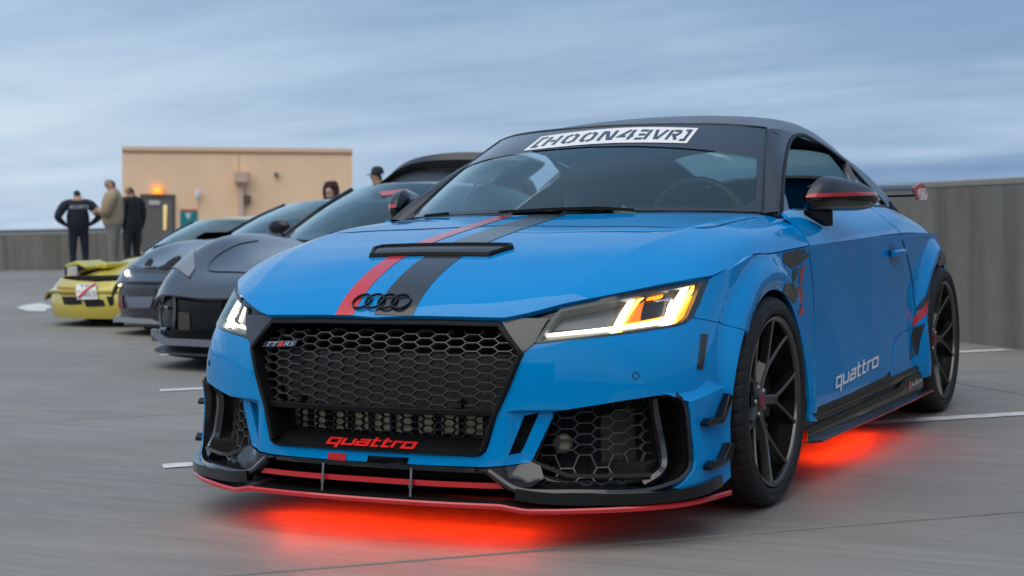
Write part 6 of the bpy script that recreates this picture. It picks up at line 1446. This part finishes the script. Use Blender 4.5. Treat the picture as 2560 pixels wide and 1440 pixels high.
# ================================================================ people
SKIN = mat('skin', (.42, .24, .17), .55); SKIN2 = mat('skin_tan', (.30, .16, .10), .55); SKIN3 = mat('skin_pale', (.52, .32, .26), .55)
def person(px, top_v, depth, face, label, arms, shirt, trousers, hair, skin=SKIN, hairline=1.63, slim=1.0, lean=0.0, girth=1.0):
    """one continuous body grown over a skeleton; local x = right, y = facing, z = up, modelled 1.75 m tall then scaled"""
    base = atd(px, 600, depth); H = None
    q = atd(px, top_v, depth); H = q[2]; sc = H/1.765
    J = {'pel': (0, 0, .96), 'bel': (0, .015, 1.10), 'che': (0, .01, 1.28), 'nb': (0, -.01, 1.46), 'nk': (0, .01, 1.53), 'h1': (0, .035, 1.60), 'h2': (0, .02, 1.69), 'no': (0, .125, 1.61)}
    Rr = {'pel': (.165*girth, .125*girth), 'bel': (.155*girth, .125*girth), 'che': (.175*slim, .125*girth), 'nb': (.085, .08), 'nk': (.060, .062), 'h1': (.078, .088), 'h2': (.080, .096), 'no': (.018, .018)}
    E_ = [('pel', 'bel'), ('bel', 'che'), ('che', 'nb'), ('nb', 'nk'), ('nk', 'h1'), ('h1', 'h2'), ('h1', 'no')]
    for s_, sx in (('l', -1), ('r', 1)):
        J.update({'hip'+s_: (sx*.10, 0, .90), 'kn'+s_: (sx*.115, .02, .50), 'an'+s_: (sx*.12, -.02, .09), 'toe'+s_: (sx*.14, .14, .04)})
        Rr.update({'hip'+s_: (.105, .105), 'kn'+s_: (.070, .072), 'an'+s_: (.050, .055), 'toe'+s_: (.045, .035)})
        E_ += [('pel', 'hip'+s_), ('hip'+s_, 'kn'+s_), ('kn'+s_, 'an'+s_), ('an'+s_, 'toe'+s_)]
        el, wr = arms[0 if sx < 0 else 1]
        J.update({'sh'+s_: (sx*.19*slim, -.01, 1.41), 'el'+s_: el, 'wr'+s_: wr, 'ha'+s_: tuple(np.array(wr)+(np.array(wr)-np.array(el))*.30)})
        Rr.update({'sh'+s_: (.085*slim, .085*slim), 'el'+s_: (.064*slim, .064*slim), 'wr'+s_: (.040, .036), 'ha'+s_: (.042, .024)})
        E_ += [('nb', 'sh'+s_), ('sh'+s_, 'el'+s_), ('el'+s_, 'wr'+s_), ('wr'+s_, 'ha'+s_)]
    names = list(J); idx = {n_: i for i, n_ in enumerate(names)}
    me = bpy.data.meshes.new('person'); me.from_pydata([J[n_] for n_ in names], [(idx[a], idx[b]) for a, b in E_], []); o = bpy.data.objects.new('person', me); COL.objects.link(o)
    md = o.modifiers.new('skin', 'SKIN'); md.use_smooth_shade = True
    for i, n_ in enumerate(names):
        me.skin_vertices[0].data[i].radius = Rr[n_]; me.skin_vertices[0].data[i].use_root = (n_ == 'pel')
    sb = o.modifiers.new('sub', 'SUBSURF'); sb.levels = sb.render_levels = 2
    dg = bpy.context.evaluated_depsgraph_get(); dg.update(); nm = bpy.data.meshes.new_from_object(o.evaluated_get(dg)); o.modifiers.clear(); o.data = nm; bpy.data.meshes.remove(me); nm.name = 'person'
    nm.materials.clear()
    for m_ in (skin, shirt, trousers, hair, mat('shoe_leather', (.02, .018, .016), .5)): nm.materials.append(m_)
    W_ = [np.array(J['wrl']), np.array(J['wrr'])]; Ha = [np.array(J['hal']), np.array(J['har'])]
    for p in nm.polygons:
        c = np.array(p.center); k = 1
        if c[2] > 1.505 and abs(c[0]) < .14: k = 3 if (c[2] > hairline+.35*max(c[1], -.02)+.0 or (c[1] < -.015 and c[2] > 1.565)) else 0
        elif min(np.linalg.norm(c-h) for h in Ha) < .085: k = 0
        elif c[2] < .10: k = 4
        elif c[2] < .97 and (abs(c[0]) < .24): k = 2
        p.material_index = k
    g = np.array([base[0], base[1], 0]); o.location = tuple(g); o.scale = (sc, sc, sc)
    # facing: 0 = towards the camera, positive turns to the picture's left
    to = CP-g; a0 = math.atan2(to[1], to[0]); o.rotation_euler = (0, 0, a0-math.pi/2-face)
    tag(o, label, 'person'); return o
HIPS = [((-.40, -.08, 1.17), (-.23, .04, 1.03)), ((.40, -.08, 1.17), (.23, .04, 1.03))]
CROSS = [((-.29, .08, 1.14), (.06, .24, 1.20)), ((.29, .08, 1.14), (-.06, .25, 1.16))]
DOWN = [((-.25, -.02, 1.13), (-.26, .06, .90)), ((.25, -.02, 1.13), (.26, .06, .90))]
navy = mat('navy_uniform', (.008, .011, .022), .8, bump=.2); dark = mat('black_jacket', (.008, .008, .010), .75, bump=.2); beige = mat('beige_knit', (.36, .27, .17), .9, bump=.4, bscale=160); khaki = mat('grey_khaki', (.20, .19, .165), .85)
hgrey = mat('grey_hair', (.07, .065, .06), .8, bump=.5, bscale=200); hdark = mat('dark_hair', (.012, .010, .009), .7); hred = mat('auburn_hair', (.045, .010, .012), .7, bump=.6, bscale=120); hcap = mat('dark_cap', (.010, .016, .018), .8)
g1 = person(197, 465, 28., R_(172), 'guard with dark cap seen from behind, hands on hips, navy uniform', HIPS, navy, navy, hcap, hairline=1.60, girth=1.55, slim=1.3)
V, F = font2d('SECURITY'); lo, hi = V.min(0), V.max(0)
MB().add([((.5-(p[0]-lo[0])/(hi[0]-lo[0]))*-.36*-1*-1, -.205-.012*(1-((p[0]-lo[0])/(hi[0]-lo[0])*2-1)**2)+.02, 1.335+(p[1]-lo[1])/(hi[1]-lo[1])*.062) for p in V], F).build('back_lettering', mat('reflective_lettering', (.75, .75, .78), .5), g1)
person(285, 437, 25., R_(98), 'grey haired man in beige sweater with folded arms standing beside the guard', CROSS, beige, khaki, hgrey, hairline=1.64, girth=1.6, slim=1.35)
person(331, 457, 28., R_(140), 'man with cropped hair in long black jacket by the grey door', DOWN, dark, dark, mat('cropped_hair', (.05, .035, .03), .8), skin=SKIN2, hairline=1.66, girth=1.3, slim=1.15)
w_ = person(830, 458, 27., R_(25), 'woman with dark red curly hair behind the slate car', DOWN, dark, dark, hred, skin=SKIN3, slim=.9)
hb_ = MB(); rnd = random.Random(3)
for i in range(280):
    a, t = rnd.uniform(0, 2*math.pi), rnd.uniform(0, 1); z = 1.44+.34*t; r = .125*(1-(t-.45)**2*1.2)
    if math.sin(a) > .45 and t < .74: continue
    c_ = np.array([r*math.cos(a)*1.05, r*math.sin(a)*.95-.015, z]); hb_.lathe([(0, .04), (.026, .026), (.038, 0), (.026, -.026), (0, -.04)], c_, (rnd.uniform(-1, 1), rnd.uniform(-1, 1), 1), 7)
hh = hb_.build('curly_hair', hred, w_, smooth=60); tag(hh, kind='stuff')
m1 = person(950, 417, 24., R_(95), 'man in black baseball cap behind the raised rear cover', DOWN, dark, dark, hcap, skin=SKIN2, hairline=1.615)
def cap_on(p):
    b = MB().lathe([(0, .10), (.05, .095), (.085, .065), (.100, .02), (.102, -.02)], (0, .015, 1.675), (0, 0, 1), 20)
    G = [[(x, y*k+.06+.02, 1.655-.10*(x*x)*4-.02*k) for x in np.linspace(-.075, .075, 9)] for k, y in ((0, .0), (1, .10))]
    b.grid(np.array([[(x, .10, 1.66-1.5*x*x) for x in np.linspace(-.075, .075, 9)], [(x*.9, .20-6*x*x, 1.645-1.5*x*x) for x in np.linspace(-.075, .075, 9)]]))
    b.build('baseball_cap', hcap, p, smooth=50)
cap_on(m1); 
person(1296, 398, 22., R_(20), 'man in dark jacket glimpsed through the windscreen of the blue coupe', DOWN, dark, dark, hdark)
